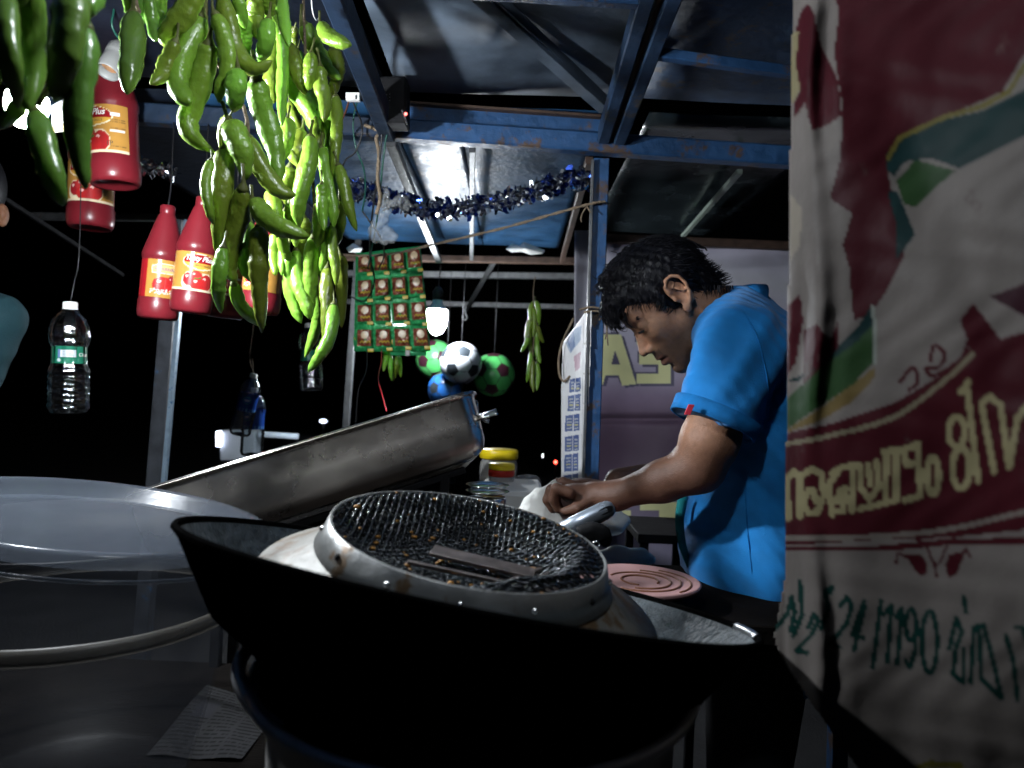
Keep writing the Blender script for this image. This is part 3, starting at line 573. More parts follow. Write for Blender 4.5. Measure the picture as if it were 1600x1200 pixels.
def water_bottle(label, b, top, lab, wire, turn=0):
    ax = top - b; M = frame_up(ax, CAM - b); s = np.linalg.norm(ax) / .25; t = thing('water_bottle', label, 'water bottle', b, 'clear plastic water bottles hanging up', M * s)
    prof = [(.0001, .012), (.02, .008), (.030, .0), (.036, .003), (.0395, .012)]
    z = .016
    while z < .098: prof += [(.0400, z), (.0405, z + .004), (.0375, z + .0095)]; z += .0125
    prof += [(.0365, .105), (.034, .112), (.034, .15), (.0365, .155), (.0395, .165), (.0395, .178), (.0375, .195), (.031, .212), (.021, .226), (.0145, .233), (.0135, .238)]
    obj('bottle_wall', *lathe(prof, 60, 10, .0016, (.01, .225)), pet, t, True, True)
    inner = [(max(r - .0012, .0001), zq + (.0012 if zq < .02 else 0)) for r, zq in prof][::-1]
    obj('inner_wall', *lathe(inner, 40, 10, .0009, (.01, .225)), pet, t, True, True)
    obj('cap', *lathe([(.0155, .233), (.0155, .2345), (.015, .236), (.015, .248), (.0135, .25), (.0001, .25)], 30), white_plastic, t, True, True)
    U = np.linspace(-math.pi, math.pi, 120); Zs = np.linspace(.112, .150, 30) if lab == 'green' else np.linspace(.100, .172, 40); A, Z = np.meshgrid(U, Zs); Rr = (.0347 if lab == 'green' else .0382) + 0 * Z
    u = (A + turn) * 36; v = (Z - Zs[0]) * 1000; C = np.zeros(A.shape + (3,))
    if lab == 'green':
        C[:] = (.012, .13, .075); C[(abs(u + 3) < 16) & (abs(v - 22) < 8)] = (.55, .58, .6); C[(abs(u + 22) < 3) & (abs(v - 22) < 9)] = (.10, .16, .30)
        for yy in (26, 22, 18): C[(u > -14) & (u < 8 - (yy % 3) * 4) & (abs(v - yy) < .8) & (np.sin(u * 3) > -.3)] = (.15, .2, .25)
        C[((u + 22) / 4) ** 2 + ((v - 7) / 4) ** 2 < 1] = (.4, .5, .5)
        for yy in (5, 9): C[(u > -14) & (u < 22) & (abs(v - yy) < .6) & (np.sin(u * 2.2) > 0)] = (.1, .3, .22)
    else:
        C[:] = (.015, .06, .30); C[(np.sqrt(((u + 2) / 15) ** 2 + ((v - 44) / 14) ** 2) < 1)] = (.06, .35, .2); C[(np.sqrt(((u + 2) / 13.5) ** 2 + ((v - 44) / 12.5) ** 2) < 1)] = (.02, .1, .45)
        C[(abs(u + 2) < 9) & (abs(v - 46) < 1.8)] = (.5, .6, .7); C[(abs(u + 2) < 7) & (abs(v - 41) < 1.5)] = (.4, .5, .7); C[(v < 12) & (np.sin(u * .5) > .2)] = (.1, .25, .5)
    V = np.column_stack([np.sin(A.ravel()) * Rr.ravel(), -np.cos(A.ravel()) * Rr.ravel(), Z.ravel()]); I = np.arange(A.size).reshape(A.shape); F = np.stack([I[:-1, :-1], I[:-1, 1:], I[1:, 1:], I[1:, :-1]], -1).reshape(-1, 4)
    lo = obj('label', V, F, label_m, t, True, True, C.reshape(-1, 3))
    if lab == 'green':
        TV, TF = text2d('Clear', .2); obj('lettering', on_cyl(TV * .011 + [.019, .016], .0347, 0, .112, .0005), TF, INK['white'], lo, False, True)
    obj('hanging_cord', *tube(spline([top] + wire, 12), .0011, 5), wire_black if lab == 'green' else twine, t); return t
water_bottle('clear water bottle with green label hanging at far left', P(107, 646, 1.60), P(110, 472, 1.60), 'green', [P(116, 440, 1.6), P(124, 390, 1.6), P(128, 190, 1.7)])
water_bottle('small clear water bottle hanging behind the lowest chilli tips', P(487, 611, 2.3), P(482, 505, 2.3), 'green', [P(482, 460, 2.3), P(484, 300, 2.3)], 2.2)
water_bottle('tilted water bottle with blue label, the left of the touching pair', P(374, 680, 2.6), P(397, 584, 2.6), 'blue', [P(390, 560, 2.6), P(395, 520, 2.6), P(405, 420, 2.6)])
water_bottle('upright water bottle with blue label, the right of the touching pair', P(393, 712, 2.75), P(399, 606, 2.75), 'blue', [P(396, 586, 2.7), P(395, 560, 2.62)], .6)
# ================================================================== sachets
foil_g = mat('green_foil', (.04, .46, .14), .16, .2, var=.25, vscale=50, bump=.9, bscale=70, spec=.6, coat=.4)
foil_b = mat('brown_foil_print', (.24, .06, .03), .16, .2, var=.5, vscale=60, bump=.9, bscale=80, spec=.6, coat=.5)
cream_p = mat('cream_print', (.62, .46, .25), .3, var=.3, vscale=80); yellow_p = mat('yellow_print', (.62, .46, .02), .35, var=.2, vscale=60)
def bil(q, u, v, d):
    (x0, y0), (x1, y1), (x2, y2), (x3, y3) = q; x = (x0 * (1 - u) + x1 * u) * (1 - v) + (x3 * (1 - u) + x2 * u) * v; y = (y0 * (1 - u) + y1 * u) * (1 - v) + (y3 * (1 - u) + y2 * u) * v; return P(x, y, d)
def pillow(q, u0, u1, v0, v1, d, amp, n=8, flat=False, seed=0):
    V = []; F = []
    for j in range(n + 1):
        for i in range(n + 1):
            a, b = i / n, j / n; bulge = amp * (math.sin(math.pi * a) * math.sin(math.pi * b)) ** .55 if amp else 0
            bulge += (.0038 * math.sin(a * 9 + seed) * math.sin(b * 11 + seed * 2)) if amp else 0
            V.append(bil(q, u0 + (u1 - u0) * a, v0 + (v1 - v0) * b, d - bulge))
    for j in range(n):
        for i in range(n): k = j * (n + 1) + i; F.append((k, k + n + 1, k + n + 2, k + 1))
    return V, F
QS = [(556, 396), (657, 384), (673, 549), (553, 549)]
t = thing('sachet_sheet', 'hanging sheet of green and brown foil sachets beside the lit bulb', 'sachets', P(613, 553, 2.6))
o = obj('backing', *pillow(QS, 0, 1, 0, 1, 2.612, 0, 4), foil_g, t); o.modifiers.new('thickness', 'SOLIDIFY').thickness = -.001
for r in range(4):
    for c in range(4):
        u0, u1, v0, v1 = c / 4 + .012, (c + 1) / 4 - .012, r / 4 + .02, (r + 1) / 4 - .02; sd = r * 4 + c; dd = 2.60 + random.uniform(-.012, .006); js = random.uniform(-.016, .016)
        s = obj('sachet', *pillow(QS, u0, u1, v0 + js, v1 + js, dd, .014, 10, seed=sd), foil_g, t); ud, vd = u1 - u0, v1 - v0
        obj('picture_panel', *pillow(QS, u0 + ud * .12, u1 - ud * .05, v0 + vd * .05, v1 - vd * .16, dd - .0125, .006, 8, seed=sd + 3), foil_b, s)
        cu, cv = u0 + ud * .56, v0 + vd * .30; V = [bil(QS, cu, cv, dd - .0215)] + [bil(QS, cu + ud * .23 * math.cos(k * .5236), cv + vd * .19 * math.sin(k * .5236), dd - .0205) for k in range(12)]; obj('cup_print', V, [(0, k + 1, (k + 1) % 12 + 1) for k in range(12)], cream_p, s)
        V, F = tube(spline([bil(QS, u0 + ud * (.3 + .1 * k), v0 + vd * (.64 + .045 * (-1) ** k), dd - .0205) for k in range(7)], 22), .0022, 5); obj('brand_scrawl', V, F, yellow_p, s)
        obj('price_tab', *pillow(QS, u0 + ud * .72, u1 + .015, v1 - vd * .08 + js, v1 + vd * .07 + js, dd - .008, .001, 3), yellow_p, s)
for (q, n) in (([(552, 525), (608, 526), (607, 541), (552, 540)], 1), ([(609, 527), (667, 529), (666, 556), (610, 555)], 2)):
    s = obj('lower_sachet', *pillow(q, 0, 1, 0, 1, 2.63, .012, 10, seed=n), mat('pale_green_foil', (.05, .42, .16), .22, .2, var=.2, vscale=50, bump=.4, bscale=50), t)
    obj('white_strip', *pillow(q, .42, .54, 0, 1, 2.612, .004, 6), torn, s); obj('price_tab', *pillow(q, .02, .12, .05, .45, 2.612, .002, 3), yellow_p, s)
# green packet strip far top left
t = thing('packet_strip', 'green foil packets lit by the bulb behind the top left chillies', 'packets', P(15, 70, 1.2))
for k in range(3):
    q = [(0, -60 + 42 * k), (30, -60 + 42 * k), (30, -20 + 42 * k), (0, -20 + 42 * k)]; obj('packet', *pillow(q, 0, 1, 0, 1, 1.2, .012, 8, seed=k), foil_g, t)
q = [(80, 165), (108, 150), (108, 205), (80, 208)]; t2 = thing('packet_strip', 'white and tan packet behind the top left chillies', 'packets', P(95, 208, 1.25)); s = obj('packet', *pillow(q, 0, 1, 0, 1, 1.25, .014, 10, seed=9), torn, t2); obj('print_band', *pillow(q, .05, .95, .75, .98, 1.238, .003, 5), cream_p, s)
# ================================================================== balls
phi = (1 + 5 ** .5) / 2; ICO = [nrm(v) for v in ([(0, s, u * phi) for s in (-1, 1) for u in (-1, 1)] + [(s, u * phi, 0) for s in (-1, 1) for u in (-1, 1)] + [(u * phi, 0, s) for s in (-1, 1) for u in (-1, 1)])]
EDG = [(i, j) for i in range(12) for j in range(i + 1, 12) if ICO[i].dot(ICO[j]) > .4]
def ball(label, px, py, d, rpx, base, patch, dashed, rot):
    r = rpx * d / FPX; c = P(px, py, d); M = np.array(Matrix.Rotation(rot[0], 3, 'X') @ Matrix.Rotation(rot[1], 3, 'Z') @ Matrix.Rotation(rot[2], 3, 'Y'))
    t = thing('football', label, 'ball', c - np.array([0, 0, r]), 'toy footballs hanging in a net'); V, F = sphere((0, 0, 0), r, 40, 24); obj('shell', np.array(V) + c, F, base, t)
    D = [M @ v for v in ICO]
    for i in range(12):
        nb = [j for (a, b) in EDG for j in ((b,) if a == i else (a,) if b == i else ())]; x = nrm(np.cross(D[i], D[nb[0]])); y = np.cross(D[i], x)
        nb.sort(key=lambda j: math.atan2(D[j].dot(y), D[j].dot(x))); k = [nrm(D[i] * .667 + D[j] * .333) for j in nb]; V = [D[i]]; F = []
        ring = []
        for e in range(5):
            for s in range(4): ring.append(nrm(k[e] * (1 - s / 4) + k[(e + 1) % 5] * s / 4))
        half = [nrm(D[i] + q) for q in ring]; V += half + ring; n = 20; F = [(0, 1 + q, 1 + (q + 1) % n) for q in range(n)] + [(1 + q, 21 + q, 21 + (q + 1) % n, 1 + (q + 1) % n) for q in range(n)]
        obj('pentagon_patch', np.array(V) * r * 1.004 + c, F, patch, t)
    for (i, j) in EDG:
        a, b = ((.40, .60) if dashed else (.333, .667)); pts = [nrm(D[i] * (1 - s) + D[j] * s) * r * 1.003 + c for s in np.linspace(a, b, 7)]; obj('seam', *tube(pts, r * .016, 5), wire_black, t)
    top = c + np.array([0, 0, r]); obj('net_cord', *tube([top, top + np.array([0, .05, .5])], .0015, 5), wire_black, t)
patch_k = mat('black_ball_print', (.02, .025, .03), .3, var=.2); patch_m = mat('maroon_ball_print', (.03, .008, .014), .3, var=.2)
ball_w = mat('white_ball_vinyl', (.48, .50, .54), .28, var=.05); ball_g = mat('green_ball_vinyl', (.05, .27, .07), .28, var=.1); ball_b = mat('blue_ball_vinyl', (.015, .09, .30), .28, var=.1)
ball('white football with black pentagons below the bulb', 720, 567, 3.45, 33, ball_w, patch_k, True, (.45, .2, .1))
ball('green football with maroon pentagons right of the white one', 771, 586, 3.62, 34, ball_g, patch_m, False, (.9, .5, .3))
ball('green football half hidden left of the white one', 680, 562, 3.75, 31, ball_g, patch_m, False, (.2, 1.0, .6))
ball('blue football under the white one', 696, 609, 3.55, 28, ball_b, patch_k, False, (.6, .8, .0))
# ================================================================== tinsel, rope, wires, bag
tins = [mat('silver_foil', (.75, .78, .82), .18, 1.0, var=.1), mat('blue_foil', (.012, .035, .20), .2, .85, var=.2)]
t = thing('tinsel_garland', 'blue and silver tinsel garland strung under the stall roof', 'garland', P(735, 330, 1.85))
path = spline([P(x, y, d) for x, y, d in ((530, 300, 1.9), (570, 298, 1.87), (620, 316, 1.85), (680, 328, 1.85), (735, 322, 1.84), (790, 312, 1.84), (845, 296, 1.83), (880, 284, 1.82), (920, 278, 1.80))], 60)
obj('cord', *tube(path, .003, 6), wire_black, t)
for (m_, nm, cnt_, rr) in ((tins[0], 'silver_strips', 1500, .031), (tins[1], 'blue_strips', 420, .036)):
    V = []; F = []
    for k in range(cnt_):
        u = random.random() * 58.9; i = int(u); p = path[i] + (path[i + 1] - path[i]) * (u - i); dv = nrm(RNG.normal(size=3)); L = rr * random.uniform(.45, 1.1); w = nrm(np.cross(dv, RNG.normal(size=3))) * L * random.uniform(.1, .24); n0 = len(V)
        bend = nrm(RNG.normal(size=3)) * L * .15; V += [p + dv * L * .25 - w * .6, p + dv * L * .25 + w * .6, p + dv * L * .7 + w + bend, p + dv * L * .7 - w + bend, p + dv * L + w * .7, p + dv * L - w * .7]; F += [(n0, n0 + 1, n0 + 2, n0 + 3), (n0 + 3, n0 + 2, n0 + 4, n0 + 5)]
    tag(obj(nm, V, F, m_, t, False), kind='stuff')
t = thing('tinsel_garland', 'small dark tinsel end hanging in shadow behind the sauce bottles', 'garland', P(230, 290, 2.0)); V = []; F = []
path2 = spline([P(x, y, 2.0) for x, y in ((212, 250), (230, 266), (250, 262), (275, 275))], 20); obj('cord', *tube(path2, .002, 5), wire_black, t)
for k in range(200):
    i = random.randrange(19); p = path2[i]; dv = nrm(RNG.normal(size=3)); L = .03 * random.uniform(.4, 1); w = nrm(np.cross(dv, RNG.normal(size=3))) * L * .15; n0 = len(V); V += [p - w, p + w, p + dv * L + w, p + dv * L - w]; F.append((n0, n0 + 1, n0 + 2, n0 + 3))
tag(obj('silver_strips', V, F, tins[0], t, False), kind='stuff')
def line(name, label, cat, pts, r, m, n=30, group=None):
    V, F = tube(spline([P(*q) for q in pts], n), r, 7); o = obj(name, V, F, m); return tag(o, label, cat, group)
t = thing('rope', 'thin jute rope sagging from the blue post to the sachet sheet', 'rope', P(800, 350, 1.7))
pp = spline([P(*q) for q in ((520, 399, 2.3), (600, 398, 2.2), (668, 384, 2.05), (780, 358, 1.85), (870, 333, 1.72), (925, 318, 1.69), (946, 315, 1.69))], 50)
for k in range(2): obj('strand', *tube([p + np.array([0, math.cos(i * 1.1 + k * 3.14) * .0016, math.sin(i * 1.1 + k * 3.14) * .0016]) for i, p in enumerate(pp)], .0024, 6), twine, t)
obj('loose_end', *tube(spline([P(917, 322, 1.68), P(912, 330, 1.68), P(908, 340, 1.675), P(909, 347, 1.67)], 8), .0018, 5), twine, t)
obj('loose_end', *tube(spline([P(917, 322, 1.68), P(921, 329, 1.68), P(923, 332, 1.675)], 6), .0018, 5), twine, t)
wl = [('dark wire looping in front of the sachet sheet', [(600, 180, 1.62), (592, 260, 1.66), (580, 350, 1.8), (578, 400, 2.2), (585, 440, 2.4), (570, 470, 2.5), (545, 462, 2.5)], wire_black, .0024), ('green wire hanging beside the tinsel', [(560, 150, 1.62), (552, 190, 1.63), (556, 230, 1.64), (568, 262, 1.66), (571, 296, 1.7), (566, 330, 1.74)], wire_green, .0018),
      ('green wire tied to the corner of the roof beam', [(640, 178, 1.62), (608, 205, 1.63), (600, 240, 1.64), (594, 300, 1.68), (588, 350, 1.75), (575, 420, 2.0)], wire_green, .002), ('black wire crossing behind the plastic bag', [(566, 330, 1.76), (582, 352, 1.77), (596, 375, 1.79), (600, 400, 2.1), (592, 420, 2.3)], wire_black, .0022),
      ('thin red wire falling to the steel tray', [(596, 545, 2.4), (596, 565, 2.2), (591, 590, 1.9), (597, 615, 1.6), (604, 642, 1.32)], wire_red, .0014), ('thin dark wire falling behind the steel tray', [(574, 545, 2.4), (572, 580, 2.3), (560, 610, 2.2), (556, 660, 2.1)], wire_black, .0014),
      ('dark wire running up the left rafter', [(545, 60, 1.32), (556, 120, 1.5), (572, 165, 1.62), (590, 190, 1.66), (606, 205, 1.66)], wire_black, .0026), ('pale wire bent beside the chillies', [(486, -20, 1.15), (488, 15, 1.17), (494, 31, 1.2), (500, 26, 1.22)], white_plastic, .001),
      ('brown wire under the white switch', [(546, 156, 1.5), (540, 175, 1.56), (534, 190, 1.6), (530, 215, 1.64)], mat('brown_wire', (.12, .04, .02), .5), .002), ('black wire curling by the roof corner', [(552, 160, 1.58), (566, 200, 1.62), (556, 236, 1.64), (540, 250, 1.66), (532, 270, 1.68)], wire_black, .002)]
for lb, pts, m_, r in wl: line('wire', lb, 'wire', pts, r, m_, 36, 'loose electric wires')
line('rope', 'frayed jute rope tied round the left end of the front beam', 'rope', [(570, 196, 1.66), (582, 200, 1.655), (598, 205, 1.65), (612, 196, 1.65), (596, 208, 1.645), (588, 216, 1.65), (592, 240, 1.65), (590, 280, 1.66), (594, 310, 1.67), (588, 335, 1.68)], .0042, twine, 50)
t = thing('twine_knot', 'frayed twine knot tied on the blue post beside the hair', 'twine', P(945, 500, 1.69))
for k, q in enumerate([[(905, 484), (925, 480), (948, 484)], [(912, 488), (930, 486), (946, 489)], [(944, 484), (947, 500), (950, 540)], [(946, 486), (942, 496), (936, 500)], [(945, 486), (949, 510), (946, 530)], [(940, 484), (936, 490), (930, 495)]]): obj('strand', *tube(spline([P(x, y, 1.685 + .003 * k) for x, y in q], 10), .0028 if k < 2 else .0018, 5), twine, t)
S = Sculpt(P(560, 400, 1.76) - [.06, .06, .02], P(650, 280, 1.76) + [.06, .06, .04], .004)
S.cap(P(604, 295, 1.76), P(600, 330, 1.76), .006, .012); S.cap(P(600, 330, 1.76), P(592, 362, 1.76), .012, .026); S.ell(P(601, 368, 1.76), (.032, .018, .022)); S.cap(P(604, 318, 1.76), P(630, 312, 1.76), .008, .012); S.ell(P(632, 318, 1.76), (.016, .012, .02))
S.warp(lambda X, Y, Z: .0035 * np.sin(X * 260 + Z * 90) * np.sin(Z * 210 + 1) + .002 * np.sin(X * 500 - Z * 380))
V, F = S.mesh(1); tag(obj('plastic_bag', V, F, plastic_sheet('clear_bag', (.45, .47, .47), .78, .15)), 'crumpled clear plastic bag knotted under the roof beam', 'plastic bag')
t = thing('black_box', 'black electric box with small red light fixed at the roof corner', 'electric box', P(612, 202, 1.6)); obj('case', *bevbox(P(612, 163, 1.6), RX * .036, FW * .03, UP * .05), black_metal, t, False)
obj('red_light', *sphere(P(634, 178, 1.555), .0035, 10, 6), mat('red_led', (.8, .1, .1), emit=(1, .12, .1), estr=6, var=0), t); obj('silver_clip', *bar(P(628, 172, 1.56), P(636, 194, 1.56), .006, .004), steel, t, False)
mb = MB()
for i in range(4):
    for j in range(3): mb.add(*sphere(P(594 + i * 5, 150 - i + j * 5, 1.567), .0013, 6, 4))
mb.build('vent_dots', grey_steel, t)
t = thing('wall_switch', 'small white switch on the roof corner beside the chillies', 'switch', P(552, 158, 1.5)); obj('plate', *bevbox(P(552, 152, 1.5), RX * .014, FW * .006, UP * .008), white_plastic, t, False); obj('rocker', *bevbox(P(552, 152, 1.492), RX * .005, FW * .003, UP * .004), white_plastic, t, False)
line('iron_hook', 'thin iron hook hanging right of the bulb', 'hook', [(728, 478, 4.0), (727, 488, 4.0), (730, 497, 4.0), (725, 500, 4.0), (723, 494, 4.0)], .004, grey_steel, 14)
# ================================================================== printed sheets
ban_m = mat('vinyl_banner', attr='col', rough=.42, var=.22, vscale=7, bump=.22, bscale=20, spec=.012, second=(.045, .034, .031), sthr=.63, sscale=13)
def z4(pts, oy): return [(1200 + x / 3, oy + y / 3) for x, y in pts]
def fold(X, Y):
    d = .525 - np.clip(X - 1235, -60, 600) / 365 * .145 + .04 * np.exp(-np.clip(X - 1225, 0, 900) / 26)
    d = d + .0040 * np.sin((X - 1228) / 9.5 + np.sin(Y / 95) * 1.3) * np.exp(-((X - 1262) / 40) ** 2) * (1 + .6 * np.sin(Y / 70))
    d = d + .0022 * np.sin((X - Y * .52) / 34 + .6) * np.exp(-(np.abs(X - 1380 - (Y - 300) * .5) / 150) ** 2) + .0016 * np.sin(X / 46 + Y / 120)
    d = d + .0005 * np.sin(X / 19 + 3 * np.sin(Y / 41)) * np.sin(Y / 17 + X / 29) + .03 * np.clip((Y - 900) / 300, 0, 1.5) ** 2
    return d
def ban_col(X, Y):
    C = np.zeros(X.shape + (3,)); C[:] = (.23, .225, .215)
    mar, teal, yel, grn, cream, tan = (.070, .013, .020), (.012, .042, .045), (.17, .16, .04), (.032, .085, .032), (.28, .27, .16), (.19, .15, .06)
    def poly(p, c, oy=0): C[inpoly(X, Y, z4(p, oy))] = c
    def ln(p, w, c, oy=0, n=0): C[nearline(X, Y, z4(p, oy), w / 3, n * 8 if n else 0)] = c
    poly([(400, -300), (1700, -300), (1700, 0), (1200, 260), (1100, 430), (850, 540), (620, 640), (560, 800), (600, 1000), (640, 1200), (560, 1360), (480, 1480), (400, 1500), (380, 1250), (350, 1150), (395, 1000), (290, 930), (340, 740), (350, 500), (310, 250), (330, 80), (300, -300)], mar)
    poly([(130, 150), (150, 60), (185, 15), (215, 60), (245, 200), (330, 380), (345, 540), (290, 580), (210, 612), (190, 560), (175, 480), (140, 530), (118, 550), (120, 480), (150, 430), (120, 300)], mar)
    poly([(110, 150), (145, 150), (130, 290), (150, 420), (120, 480), (105, 470)], cream); poly([(100, 900), (160, 980), (150, 1150), (100, 1230)], (.34, .33, .28))
    poly([(80, 1440), (150, 1380), (165, 1500), (130, 1700), (90, 1760)], mar); poly([(170, 1550), (230, 1520), (290, 1600), (330, 1500), (330, 1750), (230, 1830), (170, 1880)], mar)
    poly([(560, 720), (620, 650), (830, 560), (1000, 520), (1200, 420), (1700, 200), (1700, 500), (1200, 640), (900, 790), (760, 740), (640, 760), (590, 830), (560, 800)], teal)
    poly([(600, 850), (690, 750), (880, 800), (760, 900), (690, 970), (640, 960)], grn); ln([(1700, 60), (1200, 310), (1130, 430), (1000, 500), (830, 548), (620, 645), (562, 740)], 22, yel)
    poly([(560, 900), (610, 900), (690, 1100), (600, 1220), (600, 1050)], teal)
    # round emblem edge on the left
    poly([(140, 1790), (260, 1700), (420, 1530), (495, 1420), (490, 1520), (400, 1640), (280, 1690), (200, 1740), (80, 1790)], teal); poly([(90, 1870), (250, 1720), (420, 1600), (490, 1520), (495, 1700), (400, 1800), (250, 1900), (90, 2010)], grn)
    poly([(80, 2020), (250, 1910), (400, 1800), (500, 1720), (500, 1770), (400, 1880), (250, 1970), (80, 2030)], tan); ln([(490, 1440), (505, 1560), (500, 1700)], 18, (.30, .36, .33))
    # scroll above the band
    ln([(620, 1790), (680, 1720), (700, 1790), (660, 1830)], 18, mar, n=3); ln([(760, 1690), (780, 1620), (830, 1660), (800, 1720), (740, 1730), (780, 1760), (900, 1690), (940, 1600)], 18, mar, n=4)
    poly([(1040, 1390), (1200, 1330), (1700, 1250), (1700, 1450), (1200, 1480)], (.05, .02, .03)); poly([(900, 1500), (960, 1420), (1100, 1600), (1130, 1780), (1000, 1760)], mar)
    # maroon name band with its borders
    up = [(60, 2035), (300, 1985), (600, 1885), (800, 1765), (950, 1625), (1200, 1560), (1700, 1500)]; poly(up + [(1700, 2440), (1200, 2485), (850, 2520), (500, 2530), (60, 2560)], mar)
    ln([(60, 2085), (300, 2040), (600, 1950), (850, 1765), (960, 1660)], 24, (.24, .23, .16), n=4); ln([(60, 2525), (500, 2515), (850, 2480), (1200, 2400), (1700, 2280)], 24, (.23, .22, .20), n=4)
    # the large lettering of the band
    G = [[(95, 2430), (90, 2240), (125, 2210), (150, 2240), (148, 2420)], [(150, 2235), (205, 2200), (250, 2220), (262, 2320), (232, 2400), (190, 2405), (165, 2355), (188, 2300), (215, 2300), (225, 2350)],
         [(300, 2220), (350, 2190), (405, 2182)], [(300, 2410), (285, 2270), (335, 2200)], [(300, 2395), (350, 2395), (365, 2290), (335, 2300), (325, 2350)], [(400, 2182), (392, 2395)], [(430, 2182), (436, 2290), (475, 2340), (520, 2280), (508, 2165)], [(470, 2180), (480, 2270)],
         [(430, 2385), (600, 2345), (600, 2105)], [(555, 2120), (552, 2345)], [(620, 2115), (705, 2080)], [(640, 2345), (715, 2325), (700, 2085)], [(640, 2120), (648, 2180), (690, 2170)], [(540, 2120), (600, 2105)],
         ell(772, 2230, 27, 88), ell(885, 2025, 38, 70), ell(905, 2195, 40, 95), [(930, 1800), (950, 1960), (985, 2255)], [(905, 1840), (940, 1790)], [(1000, 1890), (1040, 1860), (1090, 1900), (1130, 2190)], [(1000, 1890), (1060, 2210)], [(1130, 2190), (1170, 1960), (1215, 1900), (1260, 2100)], [(1300, 1850), (1330, 2150)], ell(1400, 2000, 45, 120)]
    for g in G: ln(g, 31, (.36, .35, .20))
    # ornament
    ln([(690, 2520), (740, 2560), (790, 2650), (840, 2560), (880, 2510)], 12, mar, n=4); poly([(640, 2600), (720, 2600), (745, 2640), (740, 2700), (700, 2690)], mar); poly([(930, 2580), (850, 2600), (830, 2650), (845, 2710), (885, 2690)], mar); ln([(600, 2640), (610, 2590), (650, 2610)], 12, mar); ln([(945, 2610), (930, 2570), (900, 2600)], 12, mar); ln([(780, 2640), (790, 2700)], 14, mar)
    poly([(60, 2560), (500, 2560), (850, 2525), (1200, 2520), (1700, 2450), (1700, 2490), (1200, 2550), (850, 2555), (600, 2580), (60, 2580)], mar)
    g2 = (.010, .052, .046)
    for g in [[(30, 2950), (90, 2880), (110, 2800), (125, 2870), (105, 2960)], [(150, 2730), (160, 2880), (120, 2980)], [(190, 2940), (215, 2880), (235, 2910), (200, 2980), (130, 3050), (180, 3060)], [(268, 2770), (282, 2850), (250, 2950)], [(275, 2765), (302, 2750), (290, 2780)],
              [(340, 2840), (370, 2800), (392, 2840), (370, 2920), (290, 3020), (332, 3032)], [(450, 2820), (395, 2975), (445, 2990)], [(452, 2840), (402, 3050)], [(530, 2820), (490, 3130)], [(545, 2880), (578, 2840), (560, 3100)], [(600, 2890), (628, 2850), (606, 3110)],
              ell(670, 2930, 24, 75), [(695, 2920), (690, 3050), (665, 3130), (645, 3100)], ell(757, 3010, 36, 145), [(918, 2800), (928, 2870)], [(850, 3040), (882, 2900), (910, 2960), (880, 3040), (868, 3160), (915, 3200), (918, 3040)], [(965, 2940), (950, 3200)], [(965, 2940), (1010, 2930), (1050, 3080), (1095, 3270)], [(990, 2960), (1000, 3180), (1090, 3270)], [(1115, 2980), (1150, 3100), (1170, 3280)], [(1160, 2940), (1195, 2940), (1240, 3100), (1250, 3300)]]: ln(g, 24, g2)
    ln([(700, 3600), (760, 3580), (900, 3590)], 30, yel); return C * np.array((.33, .30, .29))
def ban_mask(X, Y):
    edge = np.interp(Y, [-200, 0, 300, 600, 900, 975, 992, 1020, 1060, 1130, 1200, 1300], [1238, 1237, 1232, 1228, 1225, 1212, 1207, 1215, 1238, 1288, 1338, 1400]); return X >= edge
bn = sheet('printed_banner', 1200, 1760, -180, 1300, 3.0, fold, ban_col, ban_m, mask=ban_mask)
tag(bn, 'large blurred vinyl banner with maroon band and yellow lettering hanging at the right', 'banner')
# banner behind the cook, its print showing through mirrored
back_m = mat('back_banner_vinyl', attr='col', rough=.45, var=.15, vscale=8, bump=.12, bscale=20)
def bk_d(X, Y): return 2.60 + .012 * np.sin(X / 31 + Y / 90) + .01 * np.sin(Y / 47) + .02 * np.exp(-((Y - 655) / 6) ** 2)
def bk_col(X, Y):
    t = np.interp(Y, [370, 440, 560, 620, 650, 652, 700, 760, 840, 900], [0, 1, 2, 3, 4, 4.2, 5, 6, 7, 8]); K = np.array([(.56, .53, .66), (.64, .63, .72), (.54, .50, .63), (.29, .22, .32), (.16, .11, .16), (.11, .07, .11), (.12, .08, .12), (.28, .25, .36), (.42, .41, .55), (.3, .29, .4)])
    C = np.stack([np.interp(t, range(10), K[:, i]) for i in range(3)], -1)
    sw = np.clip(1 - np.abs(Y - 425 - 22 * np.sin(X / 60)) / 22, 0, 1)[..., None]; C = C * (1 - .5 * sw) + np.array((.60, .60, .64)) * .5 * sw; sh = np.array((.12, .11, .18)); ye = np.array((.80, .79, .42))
    A = [(934, 523), (970, 522), (994, 600), (972, 603), (967, 587), (946, 587), (942, 601), (934, 601)]; hole = [(961, 547), (955, 570), (969, 570)]; E = [(995, 526), (1048, 526), (1048, 600), (995, 600), (995, 584), (1028, 584), (1028, 570), (999, 570), (999, 552), (1028, 552), (1028, 538), (995, 538)]; T = [(1056, 526), (1110, 526), (1110, 540), (1092, 540), (1092, 600), (1075, 600), (1075, 540), (1056, 540)]
    for g in (A, E, T): C[inpoly(X - 5, Y - 3, g)] = sh; C[inpoly(X + 3, Y + 3, g)] = sh
    for g in (A, E, T): C[inpoly(X, Y, g)] = ye
    C[inpoly(X, Y, hole)] = sh
    C *= 1.0
    C[(X > 940) & (X < 966) & (Y > 414) & (Y < 438)] = (.50, .50, .42)
    for g in ([(962, 798), (985, 798), (985, 812), (962, 812)], [(1000, 785), (1060, 785), (1060, 822), (1005, 822), (1005, 808), (1030, 808), (1030, 798), (1000, 798)]): C[inpoly(X, Y, g)] = ye * .9
    return C
